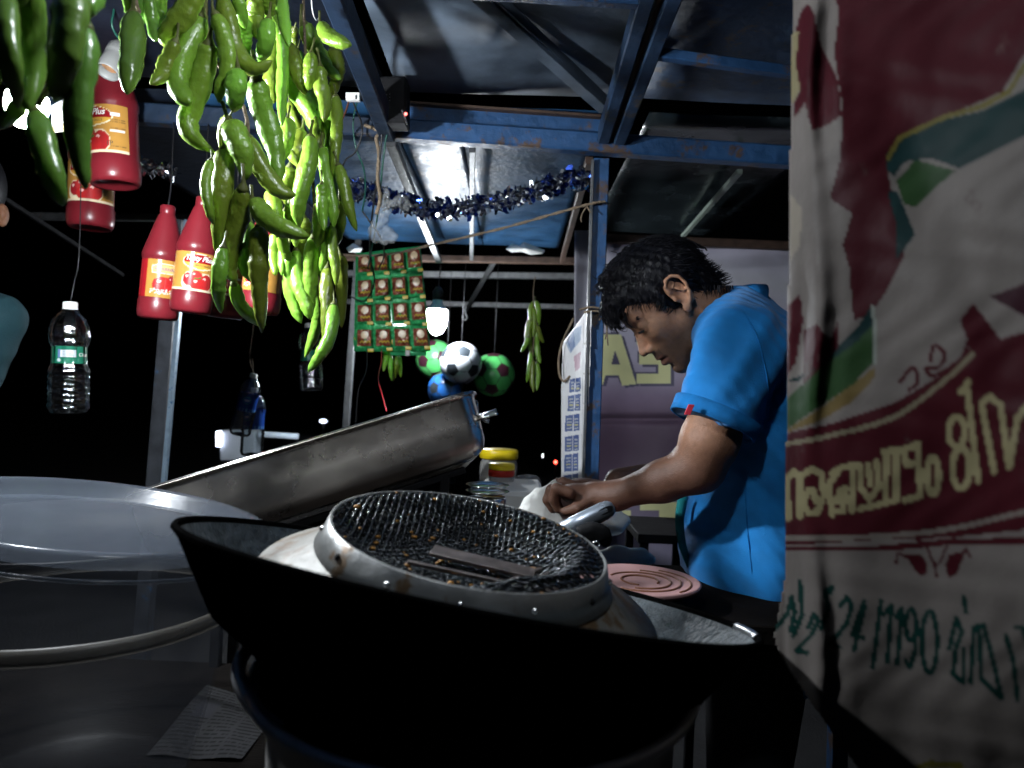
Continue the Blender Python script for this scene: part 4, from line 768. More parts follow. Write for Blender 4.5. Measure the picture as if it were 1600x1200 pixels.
bk = thing('back_banner', 'lavender vinyl banner with mirrored yellow letters behind the cook', 'banner', P(1080, 1000, 2.6))
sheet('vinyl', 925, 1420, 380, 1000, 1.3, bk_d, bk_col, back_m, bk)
obj('top_rail', *bar(P(925, 372, 2.585), P(1420, 392, 2.585), .03, .03), rust_brown, bk, False)
sheet('folded_edge', 898, 931, 360, 760, 3, lambda X, Y: 2.55 + .0015 * (X - 898) + .008 * np.sin(X / 5 + Y / 60), lambda X, Y: np.zeros(X.shape + (3,)) + np.array((.46, .45, .52)), back_m, bk)
# price notices taped to the blue post
pap_m = mat('notice_paper', attr='col', rough=.5, var=.1, vscale=25, bump=.2, bscale=30)
def no_col(X, Y):
    C = np.zeros(X.shape + (3,)); C[:] = (.66, .66, .67); z = lambda x, y: (860 + x / 4.14, 470 + y / 4.14)
    def q(p, c): C[inpoly(X, Y, [z(*k) for k in p])] = c
    blue = (.045, .085, .24)
    for (y0, y1, xl, xm, xr) in ((495, 590, 125, 160, 197), (602, 712, 115, 156, 195), (730, 842, 97, 148, 190), (866, 972, 95, 146, 186), (984, 1102, 92, 142, 182), (1116, 1200, 86, 140, 180)):
        q([(xl, y0 + 15), (xm - 2, y0 + 6), (xm - 4, y1), (xl - 4, y1 + 4)], blue); q([(xm + 3, y0 + 5), (xr, y0), (xr - 3, y1 - 4), (xm + 1, y1)], blue)
        for (a, b) in ((xl, xm), (xm, xr)):
            for k in range(4): yy = y0 + 28 + k * 20; q([(a + 9, yy + 5 * (k % 2)), (b - 9, yy), (b - 11, yy + 9), (a + 9, yy + 13)], (.40, .42, .45) if k != 2 else (.42, .40, .2)) if yy < y1 - 14 else None
    q([(95, 270), (160, 180), (200, 160), (198, 250), (130, 340)], (.28, .36, .48)); q([(110, 270), (150, 205), (160, 290), (135, 330)], (.08, .14, .28)); q([(150, 360), (195, 330), (193, 430), (160, 460)], (.45, .30, .36)); q([(212, 70), (218, 70), (205, 1200), (199, 1200)], (.45, .45, .46))
    C[(X > 911) & (np.abs(((Y * 1.0) % 47) - 20) < 1.2)] = (.45, .43, .4); return C
def no_mask(X, Y): return (X <= np.interp(Y, [480, 760], [925, 916])) & (X >= np.interp(Y, [488, 492, 535, 600, 760], [915, 911, 879, 877, 876]))
nt_ = thing('price_notice', 'white paper notices with blue printed cells taped to the blue post', 'notice', P(900, 750, 1.74))
sheet('notice_sheet', 872, 928, 486, 752, 1.0, lambda X, Y: 1.69 + (922 - X) * .0045 + .004 * np.sin(Y / 21 + X / 9), no_col, pap_m, nt_, no_mask, .0006)
obj('cord_binding', *tube(spline([P(896, 498, 1.76), P(880, 532, 1.84), P(873, 560, 1.86), P(874, 585, 1.86), P(881, 596, 1.85), P(890, 588, 1.83)], 16), .003, 6), twine, nt_)
# ================================================================== wok and strainer
def tilt_frame(px, py, d, ang, sa):
    c = P(px, py, d); v = nrm(c - CAM); e1 = RX * math.cos(ang) - UP * math.sin(ang); e1 = nrm(e1 - v * e1.dot(v)); ni = np.cross(e1, v); ni = ni if ni.dot(UP) > 0 else -ni
    ca = math.sqrt(1 - sa * sa); e2 = v * ca + ni * sa; n = np.cross(e1, e2); return c, e1, e2, n if n.dot(UP) > 0 else -n
wok_in = mat('speckled_iron', (.05, .062, .07), .55, .1, var=.5, vscale=60, bump=.6, bscale=120, second=(.13, .16, .18), sthr=.60, sscale=110)
wc, w1, w2, wn_ = tilt_frame(734, 899, .66, math.radians(11.4), .084); RW = .249
wok = thing('wok', 'large soot black iron wok on the pot, tilted to the right', 'wok', wc - wn_ * .108)
def lay(V, c, a, b, n): return xf(V, c, a, b, n)
V, F = lathe([(RW * .985, -.001), (RW - .002, .0015), (RW, .002), (RW + .003, 0), (RW * .985, -.006), (RW * .84, -.058), (RW * .66, -.088), (RW * .36, -.104), (.0001, -.108)], 72); obj('outer_bowl', lay(V, wc, w1, w2, wn_), F, black_soot, wok)
V, F = lathe([(RW * .985, -.001), (RW * .975, -.006), (RW * .83, -.055), (RW * .65, -.084), (RW * .35, -.099), (.0001, -.103)], 72); obj('inner_bowl', lay(V, wc, w1, w2, wn_), [f[::-1] for f in F], wok_in, wok)
V, F = tube([(math.cos(a) * (RW - .0005), math.sin(a) * (RW - .0005), .001) for a in np.linspace(-.22, .04, 12)], .004, 8); obj('worn_rim_edge', lay(V, wc, w1, w2, wn_), F, mat('worn_rim_steel', (.55, .56, .58), .3, 1.0, var=.2), wok)
V, F = tube([(math.cos(a) * RW, math.sin(a) * RW, .0015) for a in np.linspace(0, 6.2832, 80)], .0028, 6, False); obj('rim', lay(V, wc, w1, w2, wn_), F, black_soot, wok)
sc_, s1, s2, sn_ = tilt_frame(735, 836, .63, math.radians(11), .31); RS = .1165
st = thing('wire_strainer', 'large round wire mesh strainer with riveted aluminium band lying in the wok', 'strainer', sc_)
V, F = lathe([(RS, .0), (RS + .001, .001), (RS + .0025, .0005), (RS + .0060, -.011), (RS + .0115, -.022), (RS + .0105, -.0225), (RS + .0015, -.002), (RS, .0)], 80); obj('band', lay(V, sc_, s1, s2, sn_), F, alu, st)
V, F = lathe([(RS + .009, -.0215), (RS + .028, -.036), (RS + .056, -.050), (RS + .055, -.052), (RS + .026, -.038), (RS + .007, -.0235)], 80); obj('skirt', lay(V, sc_, s1, s2, sn_), F, mat('burnt_aluminium', (.12, .115, .10), .55, .2, var=.5, vscale=20, bump=.3, bscale=35, second=(.08, .05, .025), sthr=.52, sscale=24), st)
rv = mat('rivet_steel', (.6, .6, .6), .25, 1.0)
for i, a in enumerate((-2.95, -2.45, -2.0, -1.55, -1.1, -.6, -.15, .5, 1.4, 2.3)):
    rr_ = RS + .0058; V, F = sphere((math.cos(a) * rr_, math.sin(a) * rr_, -.011), .0030, 10, 6); obj('rivet', lay(V, sc_, s1, s2, sn_), F, black_metal if i in (1, 5) else rv, st)
mesh_m = mat('oily_wire', (.03, .034, .038), .2, .7, var=.5, vscale=60, bump=.4, bscale=200, spec=.7, coat=.3)
RM = RS - .0005; HM = -.030
def dome(x, y):
    """sagging mesh whose far side bulges up over the band"""
    q = min(1, (x * x + y * y) / RM ** 2); w = min(1, max(0, (y / RM + .25) / .7)); w = w * w * (3 - 2 * w); rr = math.sqrt(q)
    return -.001 + HM * (1 - q ** 2.0) + w * .020 * math.exp(-((rr - .82) / .17) ** 2) * (1 if rr < .82 else max(0, 1 - ((rr - .82) / .18) ** 2))
mb = MB(); sp = .0054; k = int(RM / sp)
for fam in (0, 1):
    for i in range(-k, k + 1):
        x = i * sp; hw = math.sqrt(max(RM ** 2 - x * x, 0)); n = max(6, int(2 * hw / (sp * .5)))
        if hw < .010: continue
        pts = []
        for j in range(n + 1):
            y = -hw + 2 * hw * j / n; ph = math.pi * y / sp; z = dome(x, y) + .0011 * math.cos(ph) * (1 if (i + fam) % 2 else -1); pts.append((x, y, z) if fam == 0 else (y, x, z))
        V, F = tube(pts, .0014, 5, False); mb.add(lay(V, sc_, s1, s2, sn_), F)
tag(mb.build('wire_mesh', mesh_m, st), kind='stuff')
for (a, b, w) in (((-.030, .002), (.060, -.008), .022), ((-.046, -.028), (.098, -.036), .004), ((.030, -.045), (.066, .012), .004), ((.042, -.045), (.078, .010), .003), ((.05, -.03), (.105, -.03), .012)):
    pa, pb = [lay([(*q, -.024 + .0012 * len(st.children) % .004)], sc_, s1, s2, sn_)[0] for q in (a, b)]; obj('support_bar', *bar(pa, pb, w, .003, up=sn_), mat('greasy_bar', (.20, .17, .16), .35, .7, var=.5, vscale=60), st, False)
mb = MB()
for i in range(90):
    a, r = random.uniform(0, 6.28), RM * math.sqrt(random.random()) * .97; x, y = r * math.cos(a), r * math.sin(a); z = dome(x, y) + .002; s_ = random.uniform(.0008, .0022)
    V, F = sphere((x, y, z), s_, 6, 4, (1.4, 1, .8)); mb.add(lay(V, sc_, s1, s2, sn_), F)
tag(mb.build('crumbs', mat('fried_crumbs', (.36, .16, .02), .5, var=.5, vscale=200), st), kind='stuff')
# steel ladle behind the strainer
lad = thing('steel_ladle', 'steel tube handle of a ladle pointing out behind the strainer', 'ladle', P(850, 850, .90)); ha, hb = P(868, 836, .88), P(957, 792, .90); hx = nrm(hb - ha)
obj('handle', *tube([ha, ha + (hb - ha) * .5, hb - hx * .012, hb - hx * .004, hb, hb + hx * .0005], np.array([.0115, .0115, .0115, .010, .007, .001]), 24), mat('ladle_steel', (.5, .56, .64), .3, .75, var=.1, vscale=20, rvar=.05), lad)
fr = nrm(CAM - hb); sl = nrm(np.cross(hx, fr)); up_ = nrm(np.cross(sl, hx)); up_ = up_ if up_.dot(fr) > 0 else -up_
V = [hb - hx * (.014 + .011 * math.cos(a)) + np.cross(hx, up_) * .0038 * math.sin(a) + up_ * .0112 for a in np.linspace(0, 6.2832, 17)[:-1]]; obj('slot', V + [v - up_ * .004 for v in V], [tuple(range(16))] + [(i, (i + 1) % 16, 16 + (i + 1) % 16, 16 + i) for i in range(16)], black_metal, lad, False)
M = frame_up((-.2, -.1, 1)); V, F = lathe([(.0001, -.012), (.04, -.008), (.055, 0), (.057, .001), (.055, .002), (.04, -.006), (.0001, -.010)], 36); obj('bowl', np.asarray(V) @ M.T + ha - hx * .055 - np.array([0, 0, .012]), F, steel, lad)
t = thing('tongs_head', 'small dark metal clip at the right end of the strainer', 'clip', P(935, 850, .86))
obj('clip_body', *tube(spline([P(905, 838, .86), P(925, 832, .86), P(943, 840, .86), P(948, 853, .86)], 12), [.012] * 3 + [.013] * 5 + [.010, .008, .006, .004], 10, True, .6), black_metal, t); obj('clip_ring', *tube([P(932 + 5 * math.cos(a), 851 + 5 * math.sin(a), .845) for a in np.linspace(0, 6.28, 14)], .0014, 6), steel, t)
# ================================================================== pot under the wok
pc = P(742, 1048, .60); RP = .172; pot = thing('aluminium_pot', 'dim aluminium pot with rolled rim under the wok', 'pot', (pc[0], pc[1], ZS)); H = pc[2] - ZS
V, F = lathe([(.0001, .002), (RP * .86, .0), (RP * .93, .012), (RP * .93, H - .03), (RP * .95, H - .012), (RP, H - .002), (RP + .004, H + .002), (RP, H + .005), (RP - .006, H + .001), (RP * .915, H - .02), (RP * .91, .02), (.0001, .01)], 80); obj('pot_body', np.array(V) + [pc[0], pc[1], ZS], F, mat('dull_aluminium', (.55, .53, .51), .45, .6, var=.3, vscale=8, bump=.15, bscale=20, rvar=.1), pot)
V, F = tube([(math.cos(a) * (RP + .002), math.sin(a) * (RP + .002), H + .002) for a in np.linspace(0, 6.2832, 90)], .0042, 7, False); obj('rolled_rim', np.array(V) + [pc[0], pc[1], ZS], F, mat('pale_rim', (.55, .55, .56), .4, .3, var=.3, vscale=30), pot)
hp = P(396, 1020, .57); V, F = tube(spline([hp + np.array([.055, .05, -.012]), hp + np.array([.03, .02, .0]), hp + np.array([.002, .0, .008]), hp + np.array([-.004, -.02, -.004]), hp + np.array([.012, -.04, -.02]), hp + np.array([.04, -.055, -.032])], 18), .0055, 8); obj('handle', V, F, mat('enamel_white_grey', (.5, .51, .54), .35, .3, var=.2, second=(.2, .08, .03), sthr=.64, sscale=60), pot)
# ================================================================== steel tray
tA, tB = P(190, 776, 1.26), P(744, 609, 1.42); ex = nrm(tB - tA); ez = nrm(UP + FW * .24 - ex * (UP + FW * .24).dot(ex)); ey = np.cross(ez, ex); ey = ey if ey[1] > 0 else -ey
LT = np.linalg.norm(tB - tA); WT = .34; HT = .125
def rrect(L, Wd, r, n=10, off=0.0):
    out = []
    for (cx, cy, a0) in ((L - r, r, -math.pi / 2), (L - r, Wd - r, 0), (r, Wd - r, math.pi / 2), (r, r, math.pi)):
        for k in range(n + 1): a = a0 + k / n * math.pi / 2; out.append((cx + (r + off) * math.cos(a), cy + (r + off) * math.sin(a)))
    return out
tr = thing('steel_tray', 'long deep stainless steel food tray, tilted up to the right', 'tray', tA - ez * HT)
levels = [(.002, .000), (.006, -.001), (.006, -.003), (.001, -.004), (-.001, -.010), (-.004, -.055), (-.007, -.092), (-.014, -.110), (-.028, -.120), (-.075, -.124)]; V = []; F = []; n = 44
for (off, z) in levels: V += [(x, y, z) for x, y in rrect(LT, WT, .042, 10, off)]
for i in range(len(levels) - 1):
    for k in range(n): F.append((i * n + k, (i + 1) * n + k, (i + 1) * n + (k + 1) % n, i * n + (k + 1) % n))
F.append(tuple((len(levels) - 1) * n + k for k in range(n))[::-1]); V = np.array(V); V[:, 2] += .004 * np.sin(V[:, 0] * 14) * (V[:, 2] < -.06)
o = obj('pan', xf(V, tA, ex, ey, ez), F, brushed, tr); sm = o.modifiers.new('thickness', 'SOLIDIFY'); sm.thickness = .0012; sm.offset = -1
rimp = [(x, y, .0005) for x, y in rrect(LT, WT, .042, 10, .004)]; V, F = tube(rimp + rimp[:1], .0024, 6, False); obj('rolled_rim', xf(V, tA, ex, ey, ez), F, steel, tr)
for k, dx in enumerate((.0, .012, .022)):
    V, F = tube([(LT + .001 - .02 * (1 - math.cos(a)) + dx * .25, .05 + .2 * k * 0 + .03 * math.sin(a) + .02, -.01 - .10 * (a / 2.2)) for a in np.linspace(0, 2.2, 14)], .004, 8); obj('end_rib', xf(V, tA, ex, ey, ez), F, steel, tr)
obj('side_handle', *tube(spline([xf([(LT - .01, .06, -.045)], tA, ex, ey, ez)[0], P(752, 652, 1.42), P(762, 648, 1.42), P(777, 643, 1.42)], 12), np.linspace(.005, .009, 12), 8, True, .4), steel, tr)
obj('side_handle', *tube(spline([P(750, 646, 1.42), P(756, 656, 1.42), P(764, 659, 1.42)], 8), .004, 8), steel, tr)
mb = MB()
for x in (.30, .34, .43, .44, .47, .475, .56, .57, .58, .60, .62):
    for q in range(2): V, F = sphere((x * LT / .62 * .9 + random.uniform(-.006, .006), .02 + random.uniform(0, .05), .001 + random.uniform(-.002, .003)), random.uniform(.004, .007), 8, 5, (1.5, 1, .7)); mb.add(xf(V, tA, ex, ey, ez), F)
for i in range(130): V, F = sphere((random.uniform(.05, LT - .05), random.uniform(.03, WT - .03), -.012 + random.uniform(-.008, .006)), random.uniform(.006, .013), 7, 5, (1.4, 1, .8)); mb.add(xf(V, tA, ex, ey, ez), F)
tag(mb.build('fried_snacks', mat('orange_fritters', (.42, .13, .02), .55, var=.5, vscale=120, bump=.5, bscale=150)), 'orange fried snacks heaped in the steel tray', 'snacks', kind='stuff')
stn = thing('tray_stand', 'black stand holding the steel tray above the table', 'stand', (tA[0] + .2, tA[1] + .2, 0))
for (x, y) in ((.12, .06), (.12, .24), (LT - .1, .06), (LT - .1, .24)):
    p = xf([(x, y, -.132)], tA, ex, ey, ez)[0]; obj('leg', *bar((p[0], p[1], 0.0), p, .018, .018, up=(0, 1, 0)), black_metal, stn, False)
for y in (.06, .24): a, b = xf([(.08, y, -.135), (LT - .06, y, -.135)], tA, ex, ey, ez); obj('rail', *bar(a, b, .014, .012), black_metal, stn, False)
# ================================================================== bucket
bc = P(122, 942, .92); bk_t = thing('plastic_bucket', 'translucent white plastic bucket with lid at the lower left', 'bucket', (bc[0], bc[1], ZC))
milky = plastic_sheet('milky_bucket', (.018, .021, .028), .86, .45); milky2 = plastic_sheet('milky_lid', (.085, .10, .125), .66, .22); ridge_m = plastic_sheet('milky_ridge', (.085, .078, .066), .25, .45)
zr_ = bc[2] - ZC
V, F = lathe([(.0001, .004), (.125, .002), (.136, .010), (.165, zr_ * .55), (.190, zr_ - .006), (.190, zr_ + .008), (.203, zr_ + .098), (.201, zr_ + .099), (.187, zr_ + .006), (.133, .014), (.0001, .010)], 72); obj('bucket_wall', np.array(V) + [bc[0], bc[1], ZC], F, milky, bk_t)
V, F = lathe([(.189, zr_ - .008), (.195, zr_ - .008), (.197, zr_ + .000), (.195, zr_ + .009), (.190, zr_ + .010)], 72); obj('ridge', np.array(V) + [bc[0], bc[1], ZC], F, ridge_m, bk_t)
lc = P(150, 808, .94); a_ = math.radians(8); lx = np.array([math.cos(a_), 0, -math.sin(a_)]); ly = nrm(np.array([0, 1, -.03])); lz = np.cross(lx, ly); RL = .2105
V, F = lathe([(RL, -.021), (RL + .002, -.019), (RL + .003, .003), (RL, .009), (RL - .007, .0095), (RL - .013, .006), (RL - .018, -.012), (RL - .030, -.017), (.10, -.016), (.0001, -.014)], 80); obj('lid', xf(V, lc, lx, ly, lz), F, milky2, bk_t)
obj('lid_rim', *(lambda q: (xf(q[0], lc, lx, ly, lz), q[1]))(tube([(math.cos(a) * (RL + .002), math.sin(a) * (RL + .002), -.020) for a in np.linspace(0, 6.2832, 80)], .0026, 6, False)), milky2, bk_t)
# ================================================================== newspaper by the pot
np_t = thing('newspaper', 'crumpled newspaper sheet between the bucket and the pot', 'newspaper', (-.41, 1.1, ZC))
def np_d(X, Y): return 1.0
V = []; F = []; C = []; nx = 60
for j in range(nx + 1):
    for i in range(nx + 1):
        a, b = i / nx, j / nx; x = -.475 + .13 * a; y = 1.0 + .20 * b; z = ZC + .004 + .018 * max(0, math.sin(a * 3.1 + b * 2)) * b + .002 * math.sin(a * 9 + b * 4); V.append((x, y, z)); col = (.03, .03, .032)
        if (j % 3 == 0) and random.random() < .8 and not (19 < i < 22) and not (40 < i < 43): col = (.008, .008, .008)
        if 30 < j < 46 and 6 < i < 20: col = (.03, .03, .035)
        C.append(col)
for j in range(nx):
    for i in range(nx): k = j * (nx + 1) + i; F.append((k, k + 1, k + nx + 2, k + nx + 1))
obj('page', V, F, mat('newsprint', attr='col', rough=.9, var=.2, spec=.1), np_t, True, False, C)
# ================================================================== jars, plates, paper on the table
jar_c = plastic_sheet('clear_jar', (.5, .5, .48), .55, .15); yel_lid = mat('yellow_lid', (.70, .52, .01), .35, var=.08); red_lid = mat('red_lid_band', (.40, .02, .01), .35, var=.1); grain = mat('grey_powder', (.30, .27, .24), .9, var=.4, vscale=80)
def jar(label, px, pyt, d, wpx, zt, lids, fill):
    b = P(px, pyt, d); R = wpx * d / FPX / 2; H = b[2] - ZT; t = thing('jar', label, 'jar', (b[0], b[1], ZT)); o_ = [b[0], b[1], ZT]
    V, F = lathe([(.0001, .002), (R * .9, 0), (R * .97, .008), (R * .97, H * .78), (R * .86, H * .86), (R * .86, H * .9)], 32); obj('jar_wall', np.array(V) + o_, F, jar_c, t)
    V, F = lathe([(.0001, .004), (R * .92, .004), (R * .92, H * fill), (R * .5, H * fill + .006), (.0001, H * fill + .008)], 24); obj('contents', np.array(V) + o_, F, grain, t)
    for (z0, z1, m_) in lids: V, F = lathe([(R * .95, H * z0), (R, H * z0 + .001), (R, H * z1 - .003), (R * .96, H * z1), (.0001, H * z1)], 36); obj('lid', np.array(V) + o_, F, m_, t)
jar('tall clear jar with wide yellow lid behind the strainer', 780, 702, 1.95, 60, 0, [(.86, 1.0, yel_lid)], .55); jar('small jar with red and yellow lid in front of the tall jar', 784, 724, 1.78, 41, 0, [(.80, .905, red_lid), (.905, 1.0, yel_lid)], .78)
for k, (dz, lb) in enumerate(((.0, 'upper of the two steel plates beside the strainer top'), (-.012, 'lower of the two steel plates beside the strainer top'))):
    c = P(762, 758, 1.45) + np.array([0, 0, dz]); V, F = lathe([(.0001, -.004), (.034, -.004), (.042, .0), (.044, .001), (.042, .002), (.033, -.002), (.0001, -.002)], 32); tag(obj('steel_plate', np.array(V) + c, F, steel), lb, 'plate', 'stacked steel plates')
c = P(762, 766, 1.45); H = c[2] - ZT - .012; V, F = lathe([(.0001, 0), (.036, 0), (.038, .004), (.038, H - .003), (.035, H), (.0001, H)], 28); tag(obj('steel_tin', np.array(V) + [c[0], c[1], ZT], F, steel), 'plain steel tin under the stacked plates', 'tin')
pl = P(1000, 905, 1.20); zpl = pl[2]; t = thing('pink_plate', 'pink round plastic plate with brown rings right of the strainer', 'plate', (pl[0], pl[1], ZT)); hh = zpl - ZT; pk = mat('pink_plastic', (.52, .30, .29), .45, var=.15, vscale=10); br = mat('brown_ring_stain', (.20, .09, .05), .6, var=.3, vscale=40); RPp = .098
V, F = lathe([(.0001, 0), (.05, 0), (.058, hh * .4), (RPp - .004, hh - .008), (RPp, hh), (RPp - .004, hh + .002), (RPp * .85, hh - .002), (.0001, hh - .003)], 56); obj('plate_body', np.array(V) + [pl[0], pl[1], ZT], F, pk, t)
for (r, a0, a1) in ((.050, -1.9, 2.6), (.066, -2.2, 1.4), (.030, -.5, 4.5), (.082, -.9, 1.0)): V, F = tube([(math.cos(a) * r * (1 + .02 * math.sin(3 * a)), math.sin(a) * r, hh - .0015) for a in np.linspace(a0, a1, 40)], .0018, 5); obj('brown_ring', np.array(V) + [pl[0], pl[1], ZT], F, br, t)
wp = mat('white_paper_pack', (.72, .72, .68), .7, var=.1, vscale=14, bump=.2, bscale=25)
S = Sculpt(P(800, 860, 1.42) - [.05, .06, .02], P(920, 740, 1.42) + [.05, .08, .03], .004)
S.cap(P(868, 762, 1.36), P(850, 800, 1.38), .012, .040, .02); S.cap(P(858, 790, 1.38), P(900, 815, 1.40), .036, .034, .02); S.ell(P(845, 806, 1.40), (.045, .04, .03), None, .02); S.warp(lambda X, Y, Z: .004 * np.sin(X * 150 + Z * 60) * np.sin(Z * 90 + Y * 70) + .002 * np.sin(X * 330 - Z * 250))
V, F = S.mesh(1); tag(obj('white_wrapper', V, F, wp), 'crumpled white wrapping sheet held in the hand of the cook', 'wrapper')
S = Sculpt(P(930, 860, 1.5) - [.1, .06, .05], P(975, 780, 1.5) + [.08, .06, .03], .005); S.ell(P(945, 815, 1.5), (.05, .04, .03), None, .01); S.ell(P(975, 872, 1.45), (.06, .05, .022), None, .01); S.warp(lambda X, Y, Z: .004 * np.sin(X * 120) * np.sin(Z * 140 + Y * 60)); V, F = S.mesh(1); tag(obj('paper_heap', V, F, wp), 'crumpled white paper heaped beyond the pink plate', 'paper')
S = Sculpt(P(810, 790, 1.9) - [.05, .05, .03], P(850, 720, 1.9) + [.05, .05, .03], .005); S.ell(P(826, 750, 1.9), (.035, .03, .014), None, .01); S.ell(P(820, 770, 1.9), (.03, .03, .02), None, .01); S.warp(lambda X, Y, Z: .004 * np.sin(X * 160) * np.sin(Z * 150 + Y * 60)); V, F = S.mesh(1); tag(obj('plastic_bag', V, F, plastic_sheet('grey_bag', (.3, .3, .31), .5, .2)), 'small crumpled clear bag right of the yellow lidded jars', 'plastic bag')
for (px, py, lb) in ((800, 778, 'white paper sheet lying on the table left of the wrapping'),):
    c = P(px, py, 1.72); V, F = bevbox((c[0], c[1], ZT + .055), (.07, 0, 0), (0, .12, 0), (0, 0, .055)); tag(obj('white_box', V, F, wp, None, False), 'low white box on the table left of the wrapping', 'box')
t = thing('black_stool', 'black metal stool beside the blue shirt', 'stool', P(1040, 1200, 2.0) * [1, 1, 0])
a, b = P(1022, 836, 2.0), P(1070, 842, 2.0); obj('seat', *bevbox((a + b) / 2 + np.array([0, .1, 0]), ((b - a)[0] / 2 + .05, 0, 0), (0, .14, 0), (0, 0, .012)), black_metal, t, False)
for (x, y) in ((a[0] - .03, a[1] - .02), (b[0] + .03, a[1] - .02), (a[0] - .03, a[1] + .22), (b[0] + .03, a[1] + .22)): obj('leg', *bevbox((x, y, (a[2] - .012) / 2), (.011, 0, 0), (0, .011, 0), (0, 0, (a[2] - .012) / 2)), black_metal, t, False)
# ================================================================== the cook
skin_m = mat('skin', attr='col', rough=.5, var=.16, vscale=110, bump=.22, bscale=420, sss=.06, spec=.45)
hair_m = mat('black_hair', (.005, .005, .008), .5, var=.3, vscale=80, spec=.3); shirt_m = mat('blue_polo_cotton', (.004, .215, .60), .8, var=.12, vscale=30, bump=.25, bscale=500, sheen=.15); hem_m = mat('blue_polo_rib', (.004, .19, .54), .85, var=.15, vscale=60, bump=.4, bscale=700)
HS = 1.05e-3; HO = P(1046, 467, 1.42); hf = nrm(-.755 * RX - .66 * UP); hu = nrm(-.66 * RX + .755 * UP); hw = FW; HR = np.column_stack([hf, hu, hw])
def H(F_, U_, W_=0): return HO + HS * (F_ * hf + U_ * hu + W_ * hw)
B0 = P(1100, 650, 1.42)
def B(px, py, w=0): return P(px, py, 1.42 + w)
S = Sculpt(np.array([.02, .98, .78]), np.array([.62, 1.72, 1.60]), .0030)
def he(F_, U_, W_, r, k=.010, op='add', rot=0):
    R = HR
    if rot: c_, s_ = math.cos(rot), math.sin(rot); R = np.column_stack([hf * c_ + hu * s_, -hf * s_ + hu * c_, hw])
    for sg in ((1, -1) if W_ else (1,)): S.ell(H(F_, U_, W_ * sg), np.array(r) * HS, R, k, op)
def hc(a, b, ra, rb, k=.008, op='add', sym=True):
    for sg in ((1, -1) if sym and (a[2] or b[2]) else (1,)): S.cap(H(a[0], a[1], a[2] * sg), H(b[0], b[1], b[2] * sg), ra * HS, rb * HS, k, op)
he(-2, 30, 0, (83, 70, 71)); he(42, -28, 0, (44, 62, 58), .02); hc((8, -38, 48), (30, -82, 40), 15, 15, .02); hc((30, -82, 40), (60, -104, 10), 15, 13, .016); he(56, -70, 0, (26, 42, 38), .02)
he(60, -24, 40, (20, 16, 19), .016); hc((80, 13, 5), (74, 13, 36), 8, 7, .010); he(78, 34, 0, (12, 26, 46), .02)
he(91, -4, 33, (15, 11, 15), .008, 'cut'); he(72.5, -4, 32, (13, 11.5, 14.5), .003)                       # sockets and lowered lids
hc((80, 2, 0), (91, -28, 0), 7.5, 8.0, .006); hc((91, -28, 0), (99.5, -42, 0), 8, 9.2, .005); he(88, -46, 12, (10, 8, 8), .004); he(86, -53.5, 7, (5, 3, 3.5), .002, 'cut')
he(77, -62, 0, (12, 12, 24), .008); he(83.5, -68, 0, (8.5, 5.2, 22), .003); he(80.5, -82, 0, (9, 7.2, 19), .004); hc((89, -74.2, 0), (76, -75, 24), 1.5, 1.3, .0015, 'cut'); he(79, -95, 0, (7, 5, 18), .006, 'cut'); he(62, -106, 0, (15, 13, 19), .012)
hc((86, -6, 24), (80, -9, 45), 1.3, 1.1, .002, 'cut')
hc((-22, -20, 0), (-52, -112, 0), 54, 60, .016, sym=False); hc((20, -60, 0), (-30, -118, 0), 34, 40, .02, sym=False); hc((0, -40, 20), (30, -95, 8), 14, 10, .02)
# ears: shell, hollow, rim and lobe
he(-2, 2, 75, (17, 31, 7), .006, rot=-.35); he(1, -1, 83, (10, 20, 8), .003, 'cut', rot=-.35)
ear = [(11, 12, 80), (12, 24, 82), (4, 33, 83), (-8, 33, 84), (-17, 24, 85), (-19, 8, 85), (-15, -8, 84), (-7, -20, 82), (3, -28, 79)]
for a, b in zip(ear[:-1], ear[1:]): hc(a, b, 3.4, 3.4, .002)
he(5, -27, 78, (8, 9, 5), .003); hc((2, 15, 82), (-9, -2, 83), 2.6, 2.6, .002); he(12, -4, 79, (4, 6, 4), .002)
# torso core under the shirt, arms and hands
S.cap(B(1150, 540, 0), B(1176, 640, 0), .085, .10, .02, scale=.62); S.cap(B(1155, 545, -.10), B(1158, 555, -.165), .06, .055, .02); S.cap(B(1155, 545, .10), B(1158, 555, .165), .06, .055, .02)
S.cap(B(1156, 555, -.17), B(1108, 690, -.185), .052, .045, .02); S.cap(B(1108, 690, -.185), B(1092, 730, -.175), .046, .042, .02); S.cap(B(1092, 730, -.175), B(1035, 752, -.15), .042, .035, .014); S.cap(B(1035, 752, -.15), B(962, 774, -.10), .035, .0235, .014)
S.cap(B(962, 775, -.10), B(930, 774, -.085), .0270, .026, .012, scale=.8)
def hand(cx, cy, w, s=1.0, flip=1):
    S.ell(B(cx - 8, cy + 1, w + .005), (.040, .030, .019), None, .010); S.ell(B(cx - 22, cy - 1, w), (.028, .034, .017), None, .008)
    for i, (dw, l) in enumerate(((-.036, .9), (-.013, 1.05), (.011, 1.0), (.034, .82))):
        k0, k1, k2, k3 = B(cx - 30, cy - 4 + abs(i - 1.4) * 1.5, w + dw), B(cx - 50 * l - 6, cy - 9 + i * 1.5, w + dw * .95), B(cx - 60 * l - 2, cy + 8 + i, w + dw * .8), B(cx - 54 * l, cy + 24, w + dw * .7); S.cap(k0, k1, .0105, .0098, .004); S.cap(k1, k2, .0098, .0090, .003); S.cap(k2, k3, .0088, .0074, .003)
    S.cap(B(cx + 4, cy + 8, w - .022), B(cx - 18, cy + 22, w - .036), .0135, .0115, .006); S.cap(B(cx - 18, cy + 22, w - .036), B(cx - 36, cy + 27, w - .030), .0112, .0085, .003)
